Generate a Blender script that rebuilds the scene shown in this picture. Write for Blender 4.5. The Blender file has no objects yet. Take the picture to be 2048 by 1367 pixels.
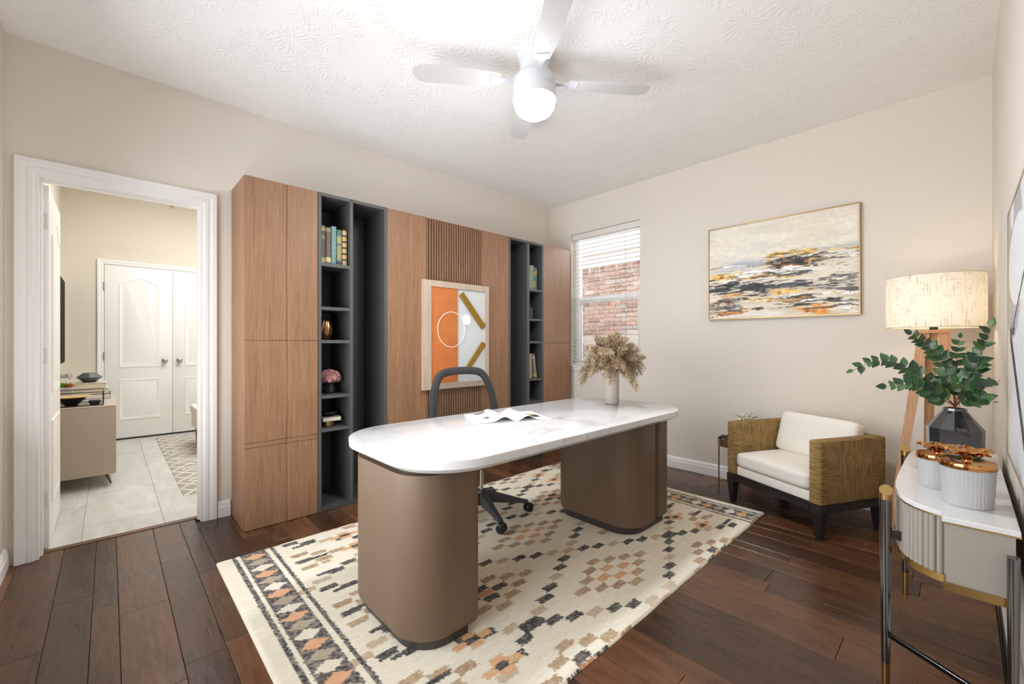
import bpy, bmesh, math, random
import numpy as np
from mathutils import Matrix, Vector

# ------------------------------------------------------------------ camera, world, lights, exposure
SC = bpy.context.scene
COL = SC.collection
YAW = 46.6
FPX = 852.0
CAM_H = 1.148
cam_d = bpy.data.cameras.new('camera')
cam_d.sensor_width = 36.0
cam_d.lens = FPX / 2048 * 36.0
cam_d.shift_y = 3.0 / 2048
cam_d.clip_start = 0.01
cam = bpy.data.objects.new('camera', cam_d)
COL.objects.link(cam)
cam.location = (0, 0, CAM_H)
cam.rotation_euler = (math.radians(90), 0, math.radians(YAW))
SC.camera = cam

world = bpy.data.worlds.new('world')
SC.world = world
world.use_nodes = True
bg = world.node_tree.nodes['Background']
bg.inputs[0].default_value = (0.93, 0.96, 1.0, 1)
bg.inputs[1].default_value = 2.0

def area_light(name, loc, rot, sx, sy, power, color=(1, 1, 1)):
    d = bpy.data.lights.new(name, 'AREA')
    d.shape = 'RECTANGLE'; d.size = sx; d.size_y = sy
    d.energy = power; d.color = color
    o = bpy.data.objects.new(name, d); COL.objects.link(o)
    o.location = loc; o.rotation_euler = rot
    return o
# fill light added outside the made-up window behind the camera
area_light('daylight_near_window', (-1.75, -0.62, 1.15), (math.radians(119), 0, 0), 2.3, 1.7, 52, (0.90, 0.95, 1.0))
# daylight at the window beside the cabinet
area_light('daylight_back_window', (-2.62, 4.75, 2.75), (math.radians(-52), 0, 0), 1.2, 1.2, 60, (0.92, 0.96, 1.0))
# unseen light added near the ceiling to brighten the neighbouring room
area_light('next_room_ceiling_lamp', (-5.2, 1.1, 3.0), (0, 0, 0), 1.2, 1.2, 52, (0.93, 0.96, 1.0))

SC.view_settings.view_transform = 'Standard'
SC.view_settings.look = 'None'
SC.view_settings.gamma = 1.0
SC.view_settings.use_curve_mapping = False
SC.view_settings.exposure = 0.38
SC.cycles.use_denoising = True
SC.cycles.max_bounces = 10
SC.cycles.diffuse_bounces = 6
SC.cycles.transparent_max_bounces = 16
SC.cycles.caustics_reflective = False
SC.cycles.caustics_refractive = False
SC.cycles.sample_clamp_indirect = 6.0

LAMP_EMIT = 34.0     # glass bowl of the ceiling lamp
FLOORLAMP_W = 4.6    # bulb of the tripod lamp

# ------------------------------------------------------------------ helpers
R = random.Random(7)

def lin(c):
    out = []
    for v in c[:3]:
        v = v / 255.0
        out.append(v / 12.92 if v <= 0.04045 else ((v + 0.055) / 1.055) ** 2.4)
    return tuple(out)

def lin4(c):
    return lin(c) + (1.0,)

MATS = {}
class NT:
    """small wrapper to write node trees"""
    def __init__(self, name):
        self.m = bpy.data.materials.new(name); self.m.use_nodes = True
        self.t = self.m.node_tree; self.n = self.t.nodes; self.l = self.t.links
        self.b = self.n['Principled BSDF']; self.out = self.n['Material Output']
    def node(self, kind, **kw):
        n = self.n.new(kind)
        for k, v in kw.items():
            if k.startswith('i_'):
                key = k[2:]
                key = int(key) if key.isdigit() else key
                n.inputs[key].default_value = v
            else:
                setattr(n, k, v)
        return n
    def link(self, a, b): self.l.new(a, b)
    def set(self, **kw):
        for k, v in kw.items():
            self.b.inputs[k.replace('_', ' ')].default_value = v
    def pos(self, scale=(1, 1, 1), obj=False):
        if obj:
            tc = self.node('ShaderNodeTexCoord'); src = tc.outputs['Object']
        else:
            g = self.node('ShaderNodeNewGeometry'); src = g.outputs['Position']
        mp = self.node('ShaderNodeMapping'); mp.inputs['Scale'].default_value = scale
        self.link(src, mp.inputs['Vector'])
        return mp.outputs['Vector']
    def noise(self, vec, scale, detail=4, rough=0.5, dist=0.0):
        n = self.node('ShaderNodeTexNoise')
        n.inputs['Scale'].default_value = scale; n.inputs['Detail'].default_value = detail
        n.inputs['Roughness'].default_value = rough; n.inputs['Distortion'].default_value = dist
        self.link(vec, n.inputs['Vector'])
        return n.outputs['Fac']
    def ramp(self, fac, stops, interp='LINEAR'):
        r = self.node('ShaderNodeValToRGB'); r.color_ramp.interpolation = interp
        e = r.color_ramp.elements
        while len(e) < len(stops): e.new(0.5)
        for el, (p, c) in zip(e, stops):
            el.position = p; el.color = c if len(c) == 4 else tuple(c) + (1,)
        self.link(fac, r.inputs['Fac'])
        return r.outputs['Color']
    def math(self, op, a, b=None, clamp=False):
        m = self.node('ShaderNodeMath'); m.operation = op; m.use_clamp = clamp
        for i, v in enumerate((a, b)):
            if v is None: continue
            if isinstance(v, (int, float)): m.inputs[i].default_value = v
            else: self.link(v, m.inputs[i])
        return m.outputs[0]
    def mix(self, fac, a, b, mode='MIX'):
        m = self.node('ShaderNodeMix'); m.data_type = 'RGBA'; m.blend_type = mode
        for sock, v in ((m.inputs['Factor'], fac), (m.inputs['A'], a), (m.inputs['B'], b)):
            pass
        ins = [s for s in m.inputs if s.enabled or True]
        f = m.inputs[0]; A = m.inputs[6]; B = m.inputs[7]
        for s, v in ((f, fac), (A, a), (B, b)):
            if isinstance(v, (int, float)): s.default_value = v
            elif isinstance(v, tuple): s.default_value = v if len(v) == 4 else v + (1,)
            else: self.link(v, s)
        return m.outputs[2]
    def bump(self, height, strength=0.3, dist=0.01):
        b = self.node('ShaderNodeBump'); b.inputs['Strength'].default_value = strength
        b.inputs['Distance'].default_value = dist
        self.link(height, b.inputs['Height']); self.link(b.outputs[0], self.b.inputs['Normal'])
    def color(self, c): self.link(c, self.b.inputs['Base Color'])

def mat(name, rgb, rough=0.5, metal=0.0, var=0.0, vscale=8.0, bump=0.0, bscale=200.0, bdist=0.002, spec=0.5, coat=0.0):
    if name in MATS: return MATS[name]
    t = NT(name)
    t.set(Roughness=rough, Metallic=metal)
    t.b.inputs['Specular IOR Level'].default_value = spec
    if coat: t.b.inputs['Coat Weight'].default_value = coat
    c = lin4(rgb)
    p = t.pos()
    if var > 0:
        f = t.noise(p, vscale, 4)
        d = tuple(max(0, v * (1 - var)) for v in c[:3]); l = tuple(min(1, v * (1 + var)) for v in c[:3])
        t.color(t.ramp(f, [(0.3, d), (0.7, l)]))
    else:
        t.b.inputs['Base Color'].default_value = c
    if bump > 0:
        t.bump(t.noise(p, bscale, 3), bump, bdist)
    MATS[name] = t.m
    return t.m

def link_mesh(name, me, m=None, parent=None):
    o = bpy.data.objects.new(name, me)
    COL.objects.link(o)
    if m is not None and not me.materials:
        for mm in (m if isinstance(m, (list, tuple)) else [m]): me.materials.append(mm)
    if parent is not None: adopt(o, parent)
    return o

def adopt(o, parent):
    o.parent = parent
    inv = parent.get('_inv')
    M = Matrix.LocRotScale(parent.location, parent.rotation_euler, parent.scale)
    if parent.parent is not None:
        q = parent.parent
        M = Matrix.LocRotScale(q.location, q.rotation_euler, q.scale) @ parent.matrix_parent_inverse @ M
    o.matrix_parent_inverse = M.inverted()

def smooth(me, angle=40):
    me.polygons.foreach_set('use_smooth', [True] * len(me.polygons))
    try: me.set_sharp_from_angle(angle=math.radians(angle))
    except Exception: pass

def pyd(name, verts, faces, m=None, parent=None, xf=None, sm=None):
    me = bpy.data.meshes.new(name)
    if xf is not None: verts = [xf @ Vector(v) for v in verts]
    me.from_pydata([tuple(v) for v in verts], [], faces)
    me.update()
    if sm: smooth(me, sm)
    return link_mesh(name, me, m, parent)

def bm_obj(name, bm, m=None, parent=None, xf=None, sm=40):
    if xf is not None: bm.transform(xf)
    bmesh.ops.recalc_face_normals(bm, faces=bm.faces)
    me = bpy.data.meshes.new(name); bm.to_mesh(me); bm.free()
    if sm: smooth(me, sm)
    return link_mesh(name, me, m, parent)

def bm_box(bm, x0, x1, y0, y1, z0, z1):
    v = [bm.verts.new(p) for p in ((x0, y0, z0), (x1, y0, z0), (x1, y1, z0), (x0, y1, z0), (x0, y0, z1), (x1, y0, z1), (x1, y1, z1), (x0, y1, z1))]
    for f in ((0, 3, 2, 1), (4, 5, 6, 7), (0, 1, 5, 4), (1, 2, 6, 5), (2, 3, 7, 6), (3, 0, 4, 7)):
        bm.faces.new([v[i] for i in f])

def box(name, x0, x1, y0, y1, z0, z1, m, parent=None, bev=0.0, seg=2, xf=None):
    x0, x1 = sorted((x0, x1)); y0, y1 = sorted((y0, y1)); z0, z1 = sorted((z0, z1))
    bm = bmesh.new(); bm_box(bm, x0, x1, y0, y1, z0, z1)
    if bev > 0:
        bmesh.ops.bevel(bm, geom=list(bm.edges), offset=bev, segments=seg, profile=0.5, affect='EDGES')
    return bm_obj(name, bm, m, parent, xf, sm=40 if bev else None)

def boxes(name, lst, m, parent=None, xf=None):
    bm = bmesh.new()
    for b in lst: bm_box(bm, *b)
    return bm_obj(name, bm, m, parent, xf, sm=None)

def prism(name, poly, z0, z1, m, parent=None, bev_top=0.0, bev_bot=0.0, seg=3, xf=None, bottom_inset=0.0, sm=35):
    bm = bmesh.new()
    cx = sum(p[0] for p in poly) / len(poly); cy = sum(p[1] for p in poly) / len(poly)
    lo = [bm.verts.new((p[0], p[1], z0)) for p in poly]
    hi = [bm.verts.new((p[0], p[1], z1)) for p in poly]
    n = len(poly)
    bot = bm.faces.new(list(reversed(lo))); top = bm.faces.new(hi)
    for i in range(n):
        bm.faces.new((lo[i], lo[(i + 1) % n], hi[(i + 1) % n], hi[i]))
    for f, bv in ((top, bev_top), (bot, bev_bot)):
        if bv > 0:
            bmesh.ops.bevel(bm, geom=list(f.edges), offset=bv, segments=seg, profile=0.5, affect='EDGES')
    return bm_obj(name, bm, m, parent, xf, sm=sm)

def rrect(x0, x1, y0, y1, r, n=8):
    """rounded rectangle, r = radius or 4 radii (x0y0, x1y0, x1y1, x0y1)"""
    rs = r if isinstance(r, (list, tuple)) else (r,) * 4
    pts = []
    for (cx, cy, a0), rr in zip((((x0), (y0), 180), ((x1), (y0), 270), ((x1), (y1), 0), ((x0), (y1), 90)), rs):
        if rr < 1e-5:
            pts.append((cx, cy)); continue
        ox = cx + (rr if cx == x0 else -rr); oy = cy + (rr if cy == y0 else -rr)
        for k in range(n + 1):
            a = math.radians(a0 + 90 * k / n)
            pts.append((ox + rr * math.cos(a), oy + rr * math.sin(a)))
    return pts

def lathe(name, prof, m, parent=None, loc=(0, 0, 0), seg=32, xf=None, flute=0, famp=0.0, sm=40, twist=0.0):
    vs, fs = [], []
    n = len(prof)
    for j, (r, z) in enumerate(prof):
        for i in range(seg):
            a = 2 * math.pi * i / seg + twist * j
            rr = r * (1 + famp * math.cos(flute * 2 * math.pi * i / seg)) if flute else r
            vs.append((loc[0] + rr * math.cos(a), loc[1] + rr * math.sin(a), loc[2] + z))
    for j in range(n - 1):
        for i in range(seg):
            a, b = j * seg + i, j * seg + (i + 1) % seg
            fs.append((a, b, b + seg, a + seg))
    if prof[0][0] > 1e-6: fs.append(tuple(reversed(range(seg))))
    if prof[-1][0] > 1e-6: fs.append(tuple(range((n - 1) * seg, n * seg)))
    return pyd(name, vs, fs, m, parent, xf, sm)

def tube_geo(path, radii, seg=8, flat=1.0):
    pts = [Vector(p) for p in path]
    if isinstance(radii, (int, float)): radii = [radii] * len(pts)
    vs, fs = [], []
    up = Vector((0, 0, 1))
    prev = None
    for i, p in enumerate(pts):
        d = (pts[min(i + 1, len(pts) - 1)] - pts[max(i - 1, 0)]).normalized()
        if prev is None:
            a = up if abs(d.dot(up)) < 0.95 else Vector((1, 0, 0))
            s = d.cross(a).normalized()
        else:
            s = (prev - d * prev.dot(d)).normalized()
        prev = s
        t = d.cross(s)
        for k in range(seg):
            an = 2 * math.pi * k / seg
            vs.append(p + s * (math.cos(an) * radii[i]) + t * (math.sin(an) * radii[i] * flat))
    for i in range(len(pts) - 1):
        for k in range(seg):
            a, b = i * seg + k, i * seg + (k + 1) % seg
            fs.append((a, b, b + seg, a + seg))
    fs.append(tuple(reversed(range(seg)))); fs.append(tuple(range((len(pts) - 1) * seg, len(pts) * seg)))
    return vs, fs

def tube(name, path, radii, m, parent=None, seg=8, xf=None, flat=1.0):
    v, f = tube_geo(path, radii, seg, flat)
    return pyd(name, v, f, m, parent, xf, 50)

def bezier(pts, n=16):
    """Catmull-Rom through points"""
    P = [Vector(p) for p in pts]
    P = [P[0] * 2 - P[1]] + P + [P[-1] * 2 - P[-2]]
    out = []
    for i in range(1, len(P) - 2):
        for k in range(n):
            t = k / n
            a, b, c, d = P[i - 1], P[i], P[i + 1], P[i + 2]
            out.append(0.5 * ((2 * b) + (c - a) * t + (2 * a - 5 * b + 4 * c - d) * t * t + (3 * b - a - 3 * c + d) * t ** 3))
    out.append(P[-2])
    return out

def tag(o, label, cat, group=None):
    o['label'] = label; o['category'] = cat
    if group: o['group'] = group
    return o

def thing(name, label, cat, loc=(0, 0, 0), group=None):
    o = bpy.data.objects.new(name, None); COL.objects.link(o)
    o.empty_display_size = 0.1; o.location = loc
    return tag(o, label, cat, group)

def struct(o):
    o['kind'] = 'structure'
    return o

def sroot(name, loc=(0, 0, 0)):
    o = bpy.data.objects.new(name, None); COL.objects.link(o); o.location = loc
    o['kind'] = 'structure'
    return o

def inst(name, me, parent, loc=(0, 0, 0), rot=(0, 0, 0), scale=(1, 1, 1)):
    o = bpy.data.objects.new(name, me); COL.objects.link(o)
    o.location = loc; o.rotation_euler = rot; o.scale = scale
    if parent is not None: adopt(o, parent)
    return o

def raw_mesh(name, verts, faces, m, sm=None):
    me = bpy.data.meshes.new(name); me.from_pydata([tuple(v) for v in verts], [], faces); me.update()
    for mm in (m if isinstance(m, (list, tuple)) else [m]): me.materials.append(mm)
    if sm: smooth(me, sm)
    return me

# numpy noise for woven and painted patterns
def vnoise(x, y, seed):
    xi = np.floor(x).astype(np.int64); yi = np.floor(y).astype(np.int64)
    fx = x - xi; fy = y - yi
    fx = fx * fx * (3 - 2 * fx); fy = fy * fy * (3 - 2 * fy)
    def h(a, b):
        n = (a * 374761393 + b * 668265263 + seed * 1442695041) & 0x7fffffff
        n = ((n ^ (n >> 13)) * 1274126177) & 0x7fffffff
        n = n ^ (n >> 16)
        return (n & 0xffff) / 65535.0
    return (h(xi, yi) * (1 - fx) + h(xi + 1, yi) * fx) * (1 - fy) + (h(xi, yi + 1) * (1 - fx) + h(xi + 1, yi + 1) * fx) * fy

def fbm(x, y, seed, oct=5, gain=0.55):
    s = 0; a = 1; tot = 0
    for o in range(oct):
        s = s + a * vnoise(x * 2 ** o, y * 2 ** o, seed + o * 17); tot += a; a *= gain
    return s / tot

def srgb_lin(a):
    a = np.clip(a, 0, 255) / 255.0
    return np.where(a <= 0.04045, a / 12.92, ((a + 0.055) / 1.055) ** 2.4)

def vcol_mat(name, rough=0.6, bump=0.0, bscale=300.0, bdist=0.002, stretch=(1, 1, 1)):
    if name in MATS: return MATS[name]
    t = NT(name); t.set(Roughness=rough)
    a = t.node('ShaderNodeAttribute'); a.attribute_name = 'Col'
    t.color(a.outputs['Color'])
    if bump: t.bump(t.noise(t.pos(stretch), bscale, 3), bump, bdist)
    MATS[name] = t.m
    return t.m

def color_grid(name, P, colors, m, parent=None):
    """P: (nv,nu,3) positions, colors (nv,nu,3) sRGB 0..255"""
    nv, nu = P.shape[:2]
    me = bpy.data.meshes.new(name)
    nq = (nv - 1) * (nu - 1)
    me.vertices.add(nv * nu); me.vertices.foreach_set('co', P.reshape(-1).astype(np.float32))
    i = np.arange(nq); r = i // (nu - 1); c = i % (nu - 1)
    a = r * nu + c
    q = np.stack([a, a + 1, a + nu + 1, a + nu], 1).reshape(-1).astype(np.int32)
    me.loops.add(nq * 4); me.loops.foreach_set('vertex_index', q)
    me.polygons.add(nq); me.polygons.foreach_set('loop_start', (np.arange(nq) * 4).astype(np.int32))
    try: me.polygons.foreach_set('loop_total', np.full(nq, 4, np.int32))
    except Exception: pass
    me.update(calc_edges=True)
    at = me.color_attributes.new('Col', 'FLOAT_COLOR', 'POINT')
    ca = np.ones((nv * nu, 4), np.float32); ca[:, :3] = srgb_lin(colors.reshape(-1, 3))
    at.data.foreach_set('color', ca.reshape(-1))
    me.polygons.foreach_set('use_smooth', [True] * nq)
    return link_mesh(name, me, m, parent)

# ------------------------------------------------------------------ materials
def make_wall(name, rgb):
    t = NT(name); t.set(Roughness=0.85)
    t.b.inputs['Specular IOR Level'].default_value = 0.25
    t.b.inputs['Base Color'].default_value = lin4(rgb)
    p = t.pos()
    t.bump(t.noise(p, 60, 4, 0.6), 0.14, 0.006)
    MATS[name] = t.m
    return t.m
WALL = make_wall('wall_paint', (226, 218, 207))
WALL2 = make_wall('next_room_paint', (224, 216, 200))

def make_ceiling():
    t = NT('ceiling_stomp'); t.set(Roughness=0.9)
    t.b.inputs['Specular IOR Level'].default_value = 0.2
    t.b.inputs['Base Color'].default_value = lin4((247, 245, 242))
    p = t.pos()
    wob = t.node('ShaderNodeTexNoise'); wob.inputs['Scale'].default_value = 7; wob.inputs['Detail'].default_value = 2
    t.link(p, wob.inputs['Vector'])
    add = t.node('ShaderNodeVectorMath'); add.operation = 'SCALE'; add.inputs['Scale'].default_value = 0.10
    t.link(wob.outputs['Color'], add.inputs[0])
    p2 = t.node('ShaderNodeVectorMath'); p2.operation = 'ADD'
    t.link(p, p2.inputs[0]); t.link(add.outputs[0], p2.inputs[1])
    v = t.node('ShaderNodeTexVoronoi'); v.inputs['Scale'].default_value = 4.6; v.voronoi_dimensions = '2D'
    t.link(p2.outputs[0], v.inputs['Vector'])
    sub = t.node('ShaderNodeVectorMath'); sub.operation = 'SUBTRACT'
    t.link(p2.outputs[0], sub.inputs[0]); t.link(v.outputs['Position'], sub.inputs[1])
    sp = t.node('ShaderNodeSeparateXYZ'); t.link(sub.outputs[0], sp.inputs[0])
    ang = t.math('ARCTAN2', sp.outputs[1], sp.outputs[0])
    nz = t.noise(p, 28, 3)
    rays = t.math('SINE', t.math('ADD', t.math('MULTIPLY', ang, 17.0), t.math('MULTIPLY', nz, 16.0)))
    rays = t.math('POWER', t.math('MULTIPLY', t.math('ADD', rays, 1.0), 0.5), 3.0)
    d = v.outputs['Distance']
    env = t.math('MULTIPLY', t.math('SUBTRACT', d, 0.10, True), t.math('SUBTRACT', 0.62, d, True))
    env = t.math('MULTIPLY', env, 14.0, True)
    h = t.math('ADD', t.math('MULTIPLY', rays, env), t.math('MULTIPLY', t.noise(p, 90, 3), 0.25))
    t.bump(h, 0.34, 0.007)
    return t.m
CEIL = make_ceiling()
TRIM = mat('white_trim_paint', (243, 241, 238), 0.35)
DOORW = mat('white_door_paint', (244, 242, 238), 0.38)
BLACK = mat('black_plastic', (28, 28, 28), 0.45)
CHROME = mat('chrome', (205, 205, 205), 0.15, 1.0)
NICKEL = mat('satin_nickel', (188, 184, 176), 0.3, 1.0)
BRASS = mat('brushed_brass', (205, 172, 112), 0.28, 1.0)
COPPER = mat('polished_rose_gold', (206, 146, 88), 0.08, 1.0)
GUNMETAL = mat('dark_polished_metal', (136, 136, 136), 0.16, 1.0)

def make_floor():
    t = NT('hand_scraped_wood'); t.set(Roughness=0.3)
    oi = t.node('ShaderNodeObjectInfo')
    p0 = t.pos((1, 1, 1))
    off = t.node('ShaderNodeVectorMath'); off.operation = 'ADD'
    sc = t.node('ShaderNodeCombineXYZ')
    t.link(t.math('MULTIPLY', oi.outputs['Random'], 37.0), sc.inputs[0]); t.link(t.math('MULTIPLY', oi.outputs['Random'], 11.0), sc.inputs[1])
    t.link(p0, off.inputs[0]); t.link(sc.outputs[0], off.inputs[1])
    mp = t.node('ShaderNodeMapping'); mp.inputs['Scale'].default_value = (1.6, 22, 22)
    t.link(off.outputs[0], mp.inputs['Vector'])
    g = t.noise(mp.outputs[0], 3.0, 6, 0.6, 0.15)
    mp2 = t.node('ShaderNodeMapping'); mp2.inputs['Scale'].default_value = (3.0, 7, 7)
    t.link(off.outputs[0], mp2.inputs['Vector'])
    blot = t.noise(mp2.outputs[0], 1.4, 3, 0.5)
    base = t.ramp(oi.outputs['Random'], [(0.0, lin((66, 47, 36))), (0.35, lin((86, 60, 42))), (0.6, lin((98, 68, 47))), (0.85, lin((112, 76, 52))), (1.0, lin((76, 58, 47)))])
    dark = t.ramp(g, [(0.30, (0.66, 0.63, 0.60)), (0.62, (1.1, 1.08, 1.05))])
    c = t.mix(1.0, base, dark, 'MULTIPLY')
    c = t.mix(1.0, c, t.ramp(blot, [(0.25, (0.72, 0.72, 0.75)), (0.7, (1.15, 1.1, 1.05))]), 'MULTIPLY')
    t.color(c)
    rr = t.ramp(blot, [(0.2, (0.22,) * 3), (0.8, (0.34,) * 3)])
    t.link(rr, t.b.inputs['Roughness'])
    mp3 = t.node('ShaderNodeMapping'); mp3.inputs['Scale'].default_value = (9, 22, 9)
    t.link(off.outputs[0], mp3.inputs['Vector'])
    scr = t.noise(mp3.outputs[0], 1.6, 2, 0.4)
    h = t.math('ADD', t.math('MULTIPLY', g, 0.10), scr)
    t.bump(h, 0.26, 0.006)
    return t.m
PLANK = make_floor()
SUB = mat('dark_joint', (30, 22, 18), 0.7)

def make_wood(name, a, b, c, stretch=(26, 26, 1.3), rough=0.45, bscale=3.0):
    t = NT(name); t.set(Roughness=rough)
    g = t.noise(t.pos(stretch), bscale, 7, 0.62, 0.5)
    g2 = t.noise(t.pos(tuple(s * 4 for s in stretch)), bscale, 3, 0.5)
    big = t.noise(t.pos(tuple(s * 0.22 for s in stretch)), bscale, 3, 0.5, 1.0)
    col = t.ramp(g, [(0.28, lin(a)), (0.5, lin(b)), (0.72, lin(c))])
    col = t.mix(1.0, col, t.ramp(g2, [(0.3, (0.88, 0.87, 0.86)), (0.7, (1.06, 1.06, 1.06))]), 'MULTIPLY')
    col = t.mix(1.0, col, t.ramp(big, [(0.3, (0.90, 0.90, 0.90)), (0.7, (1.08, 1.07, 1.05))]), 'MULTIPLY')
    t.color(col)
    t.bump(g2, 0.08, 0.002)
    MATS[name] = t.m
    return t.m
WALNUT = make_wood('walnut_veneer', (132, 97, 70), (150, 112, 82), (163, 125, 93))
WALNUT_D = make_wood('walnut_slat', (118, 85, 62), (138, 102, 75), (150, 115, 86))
OAK = make_wood('oak_leg', (176, 128, 88), (196, 149, 106), (208, 164, 122), (30, 30, 2.0))
PALEWOOD = make_wood('pale_frame_wood', (184, 164, 146), (194, 174, 156), (202, 184, 167), (20, 20, 4))
DARKWOOD = mat('ebony_stained_wood', (38, 32, 29), 0.38, var=0.25, vscale=12)
CHAR = mat('charcoal_laminate', (74, 74, 73), 0.55)
CHAR_EDGE = mat('charcoal_edge', (84, 84, 83), 0.5)

def make_marble(name, scale, vein=(150, 148, 150), gold=False, amount=0.045):
    t = NT(name); t.set(Roughness=0.12)
    p = t.pos()
    n1 = t.noise(p, scale, 6, 0.55, 1.3)
    v1 = t.math('ABSOLUTE', t.math('SUBTRACT', n1, 0.5))
    msk = t.noise(p, scale * 0.7, 2)
    v1 = t.math('ADD', v1, t.math('MULTIPLY', t.math('SUBTRACT', 0.60, msk, True), 0.35))
    n2 = t.noise(p, scale * 2.6, 5, 0.6, 1.6)
    v2 = t.math('ABSOLUTE', t.math('SUBTRACT', n2, 0.5))
    v2 = t.math('ADD', v2, t.math('MULTIPLY', t.math('SUBTRACT', 0.62, msk, True), 0.5))
    c1 = t.ramp(v1, [(0.0, lin(vein)), (amount * 0.25, lin((205, 202, 202))), (amount, lin((224, 223, 221)))])
    c2 = t.ramp(v2, [(0.0, (0.72, 0.70, 0.68) if gold else (0.8, 0.8, 0.8)), (amount * 0.4, (1, 1, 1))])
    t.color(t.mix(1.0, c1, c2, 'MULTIPLY'))
    MATS[name] = t.m
    return t.m
MARBLE = make_marble('white_marble', 1.15, (126, 126, 132), amount=0.04)
MARBLE2 = make_marble('console_marble', 2.2, (166, 158, 148), True, 0.05)
LEATHER = mat('taupe_leather', (108, 88, 70), 0.5, var=0.04, vscale=5, bump=0.08, bscale=500, bdist=0.001)
CREAMFAB = mat('cream_linen', (240, 234, 224), 0.9, var=0.03, vscale=60, bump=0.25, bscale=700, bdist=0.0015)
TAUPE = mat('taupe_lacquer', (164, 156, 145), 0.4)
GREIGE = mat('greige_lacquer', (178, 166, 152), 0.42)

def make_glass(name, rgb=(255, 255, 255), rough=0.0, ior=1.45, thin=True):
    t = NT(name)
    t.b.inputs['Base Color'].default_value = lin4(rgb)
    t.set(Roughness=rough, IOR=ior)
    t.b.inputs['Transmission Weight'].default_value = 1.0
    MATS[name] = t.m
    return t.m
def make_pane(name):
    t = NT(name); t.n.remove(t.b)
    tr = t.node('ShaderNodeBsdfTransparent'); gl = t.node('ShaderNodeBsdfGlossy'); gl.inputs['Roughness'].default_value = 0.02
    fr = t.node('ShaderNodeFresnel'); fr.inputs['IOR'].default_value = 1.3
    mx = t.node('ShaderNodeMixShader'); t.link(fr.outputs[0], mx.inputs[0]); t.link(tr.outputs[0], mx.inputs[1]); t.link(gl.outputs[0], mx.inputs[2])
    t.link(mx.outputs[0], t.out.inputs[0])
    return t.m
PANE = make_pane('window_glass')
GLASS = make_glass('clear_glass')
SMOKE = make_glass('smoked_glass', (70, 72, 76))
def emit_mat(name, rgb, s):
    t = NT(name); t.b.inputs['Emission Color'].default_value = lin4(rgb); t.b.inputs['Emission Strength'].default_value = s
    t.b.inputs['Base Color'].default_value = lin4(rgb)
    return t.m

# ------------------------------------------------------------------ room dimensions
XL, XR, YN, YB, ZC = -3.376, 0.122, -0.39, 3.81, 2.745
Z2 = 3.05             # ceiling of the next room
WT = 0.12
XN = -6.9             # closet wall of the next room
YF = 2.9              # far side of the next room
DY0, DY1, DZ = -0.285, 0.442, 2.05
WX0, WX1, WZ0, WZ1 = -3.054, -2.189, 0.91, 2.377

# floor: base slab and every plank
fl = struct(box('floor', XL - WT, XR + 0.1, YN - 0.1, YB + 0.1, -0.08, -0.012, SUB))
widths = [0.128, 0.083, 0.166]
y = -0.181 - 0.166 - 0.083
k = 1
rr = random.Random(3)
forced = {}
while y < YB:
    w = widths[k % 3]; k += 1
    y0, y1 = max(y, YN), min(y + w, YB)
    if y1 - y0 > 0.012:
        x = XL - WT + 0.045
        xs = [x]
        x += rr.uniform(0.3, 1.1)
        while x < XR - 0.15:
            xs.append(x); x += rr.uniform(0.55, 1.25)
        xs.append(XR)
        if not (DY0 - 0.01 < (y0 + y1) / 2 < DY1 + 0.01): xs[0] = XL
        for a, b in zip(xs[:-1], xs[1:]):
            g, c = 0.0007, 0.0012
            a2, b2, c0, c1 = a + g, b - g, y0 + g, y1 - g
            dz = rr.uniform(-0.0008, 0.0)
            V = [(a2, c0, -0.012), (b2, c0, -0.012), (b2, c1, -0.012), (a2, c1, -0.012),
                 (a2, c0, -c + dz), (b2, c0, -c + dz), (b2, c1, -c + dz), (a2, c1, -c + dz),
                 (a2 + c, c0 + c, dz), (b2 - c, c0 + c, dz), (b2 - c, c1 - c, dz), (a2 + c, c1 - c, dz)]
            F = [(0, 1, 5, 4), (1, 2, 6, 5), (2, 3, 7, 6), (3, 0, 4, 7), (4, 5, 9, 8), (5, 6, 10, 9), (6, 7, 11, 10), (7, 4, 8, 11), (8, 9, 10, 11)]
            pyd('plank', V, F, PLANK, fl)
    y += w
box('threshold_strip', XL - WT - 0.002, XL - WT + 0.044, DY0, DY1, -0.012, 0.004, make_wood('threshold_wood', (84, 56, 40), (104, 72, 52), (120, 86, 62), (26, 1.5, 26)), fl, 0.002)

# next room tile floor
GROUT = mat('tile_grout', (214, 211, 204), 0.8)
def make_tile():
    t = NT('grey_porcelain_tile'); t.set(Roughness=0.32)
    oi = t.node('ShaderNodeObjectInfo')
    g = t.noise(t.pos((2.5, 9, 1)), 1.3, 5, 0.6, 0.8)
    c = t.ramp(g, [(0.3, lin((192, 189, 182))), (0.7, lin((216, 213, 206)))])
    t.color(t.mix(1.0, c, t.ramp(oi.outputs['Random'], [(0, (0.95, 0.95, 0.95)), (1, (1.03, 1.03, 1.03))]), 'MULTIPLY'))
    return t.m
TILE = make_tile()
ft = struct(box('floor_next_room', XN, XL - WT, YN, YF, -0.08, -0.006, GROUT))
yy = -0.118 - 0.378; row = 0
while yy < YF:
    y0, y1 = max(yy, YN), min(yy + 0.378, YF)
    xx = XN - 0.3 - (0.38 if row % 2 else 0.12)
    while xx < XL - WT:
        x0, x1 = max(xx, XN), min(xx + 0.76, XL - WT - 0.004)
        if x1 - x0 > 0.02 and y1 - y0 > 0.02:
            box('tile', x0 + 0.0015, x1 - 0.0015, y0 + 0.0015, y1 - 0.0015, -0.006, 0.0, TILE, ft)
        xx += 0.76
    yy += 0.378; row += 1

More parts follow.
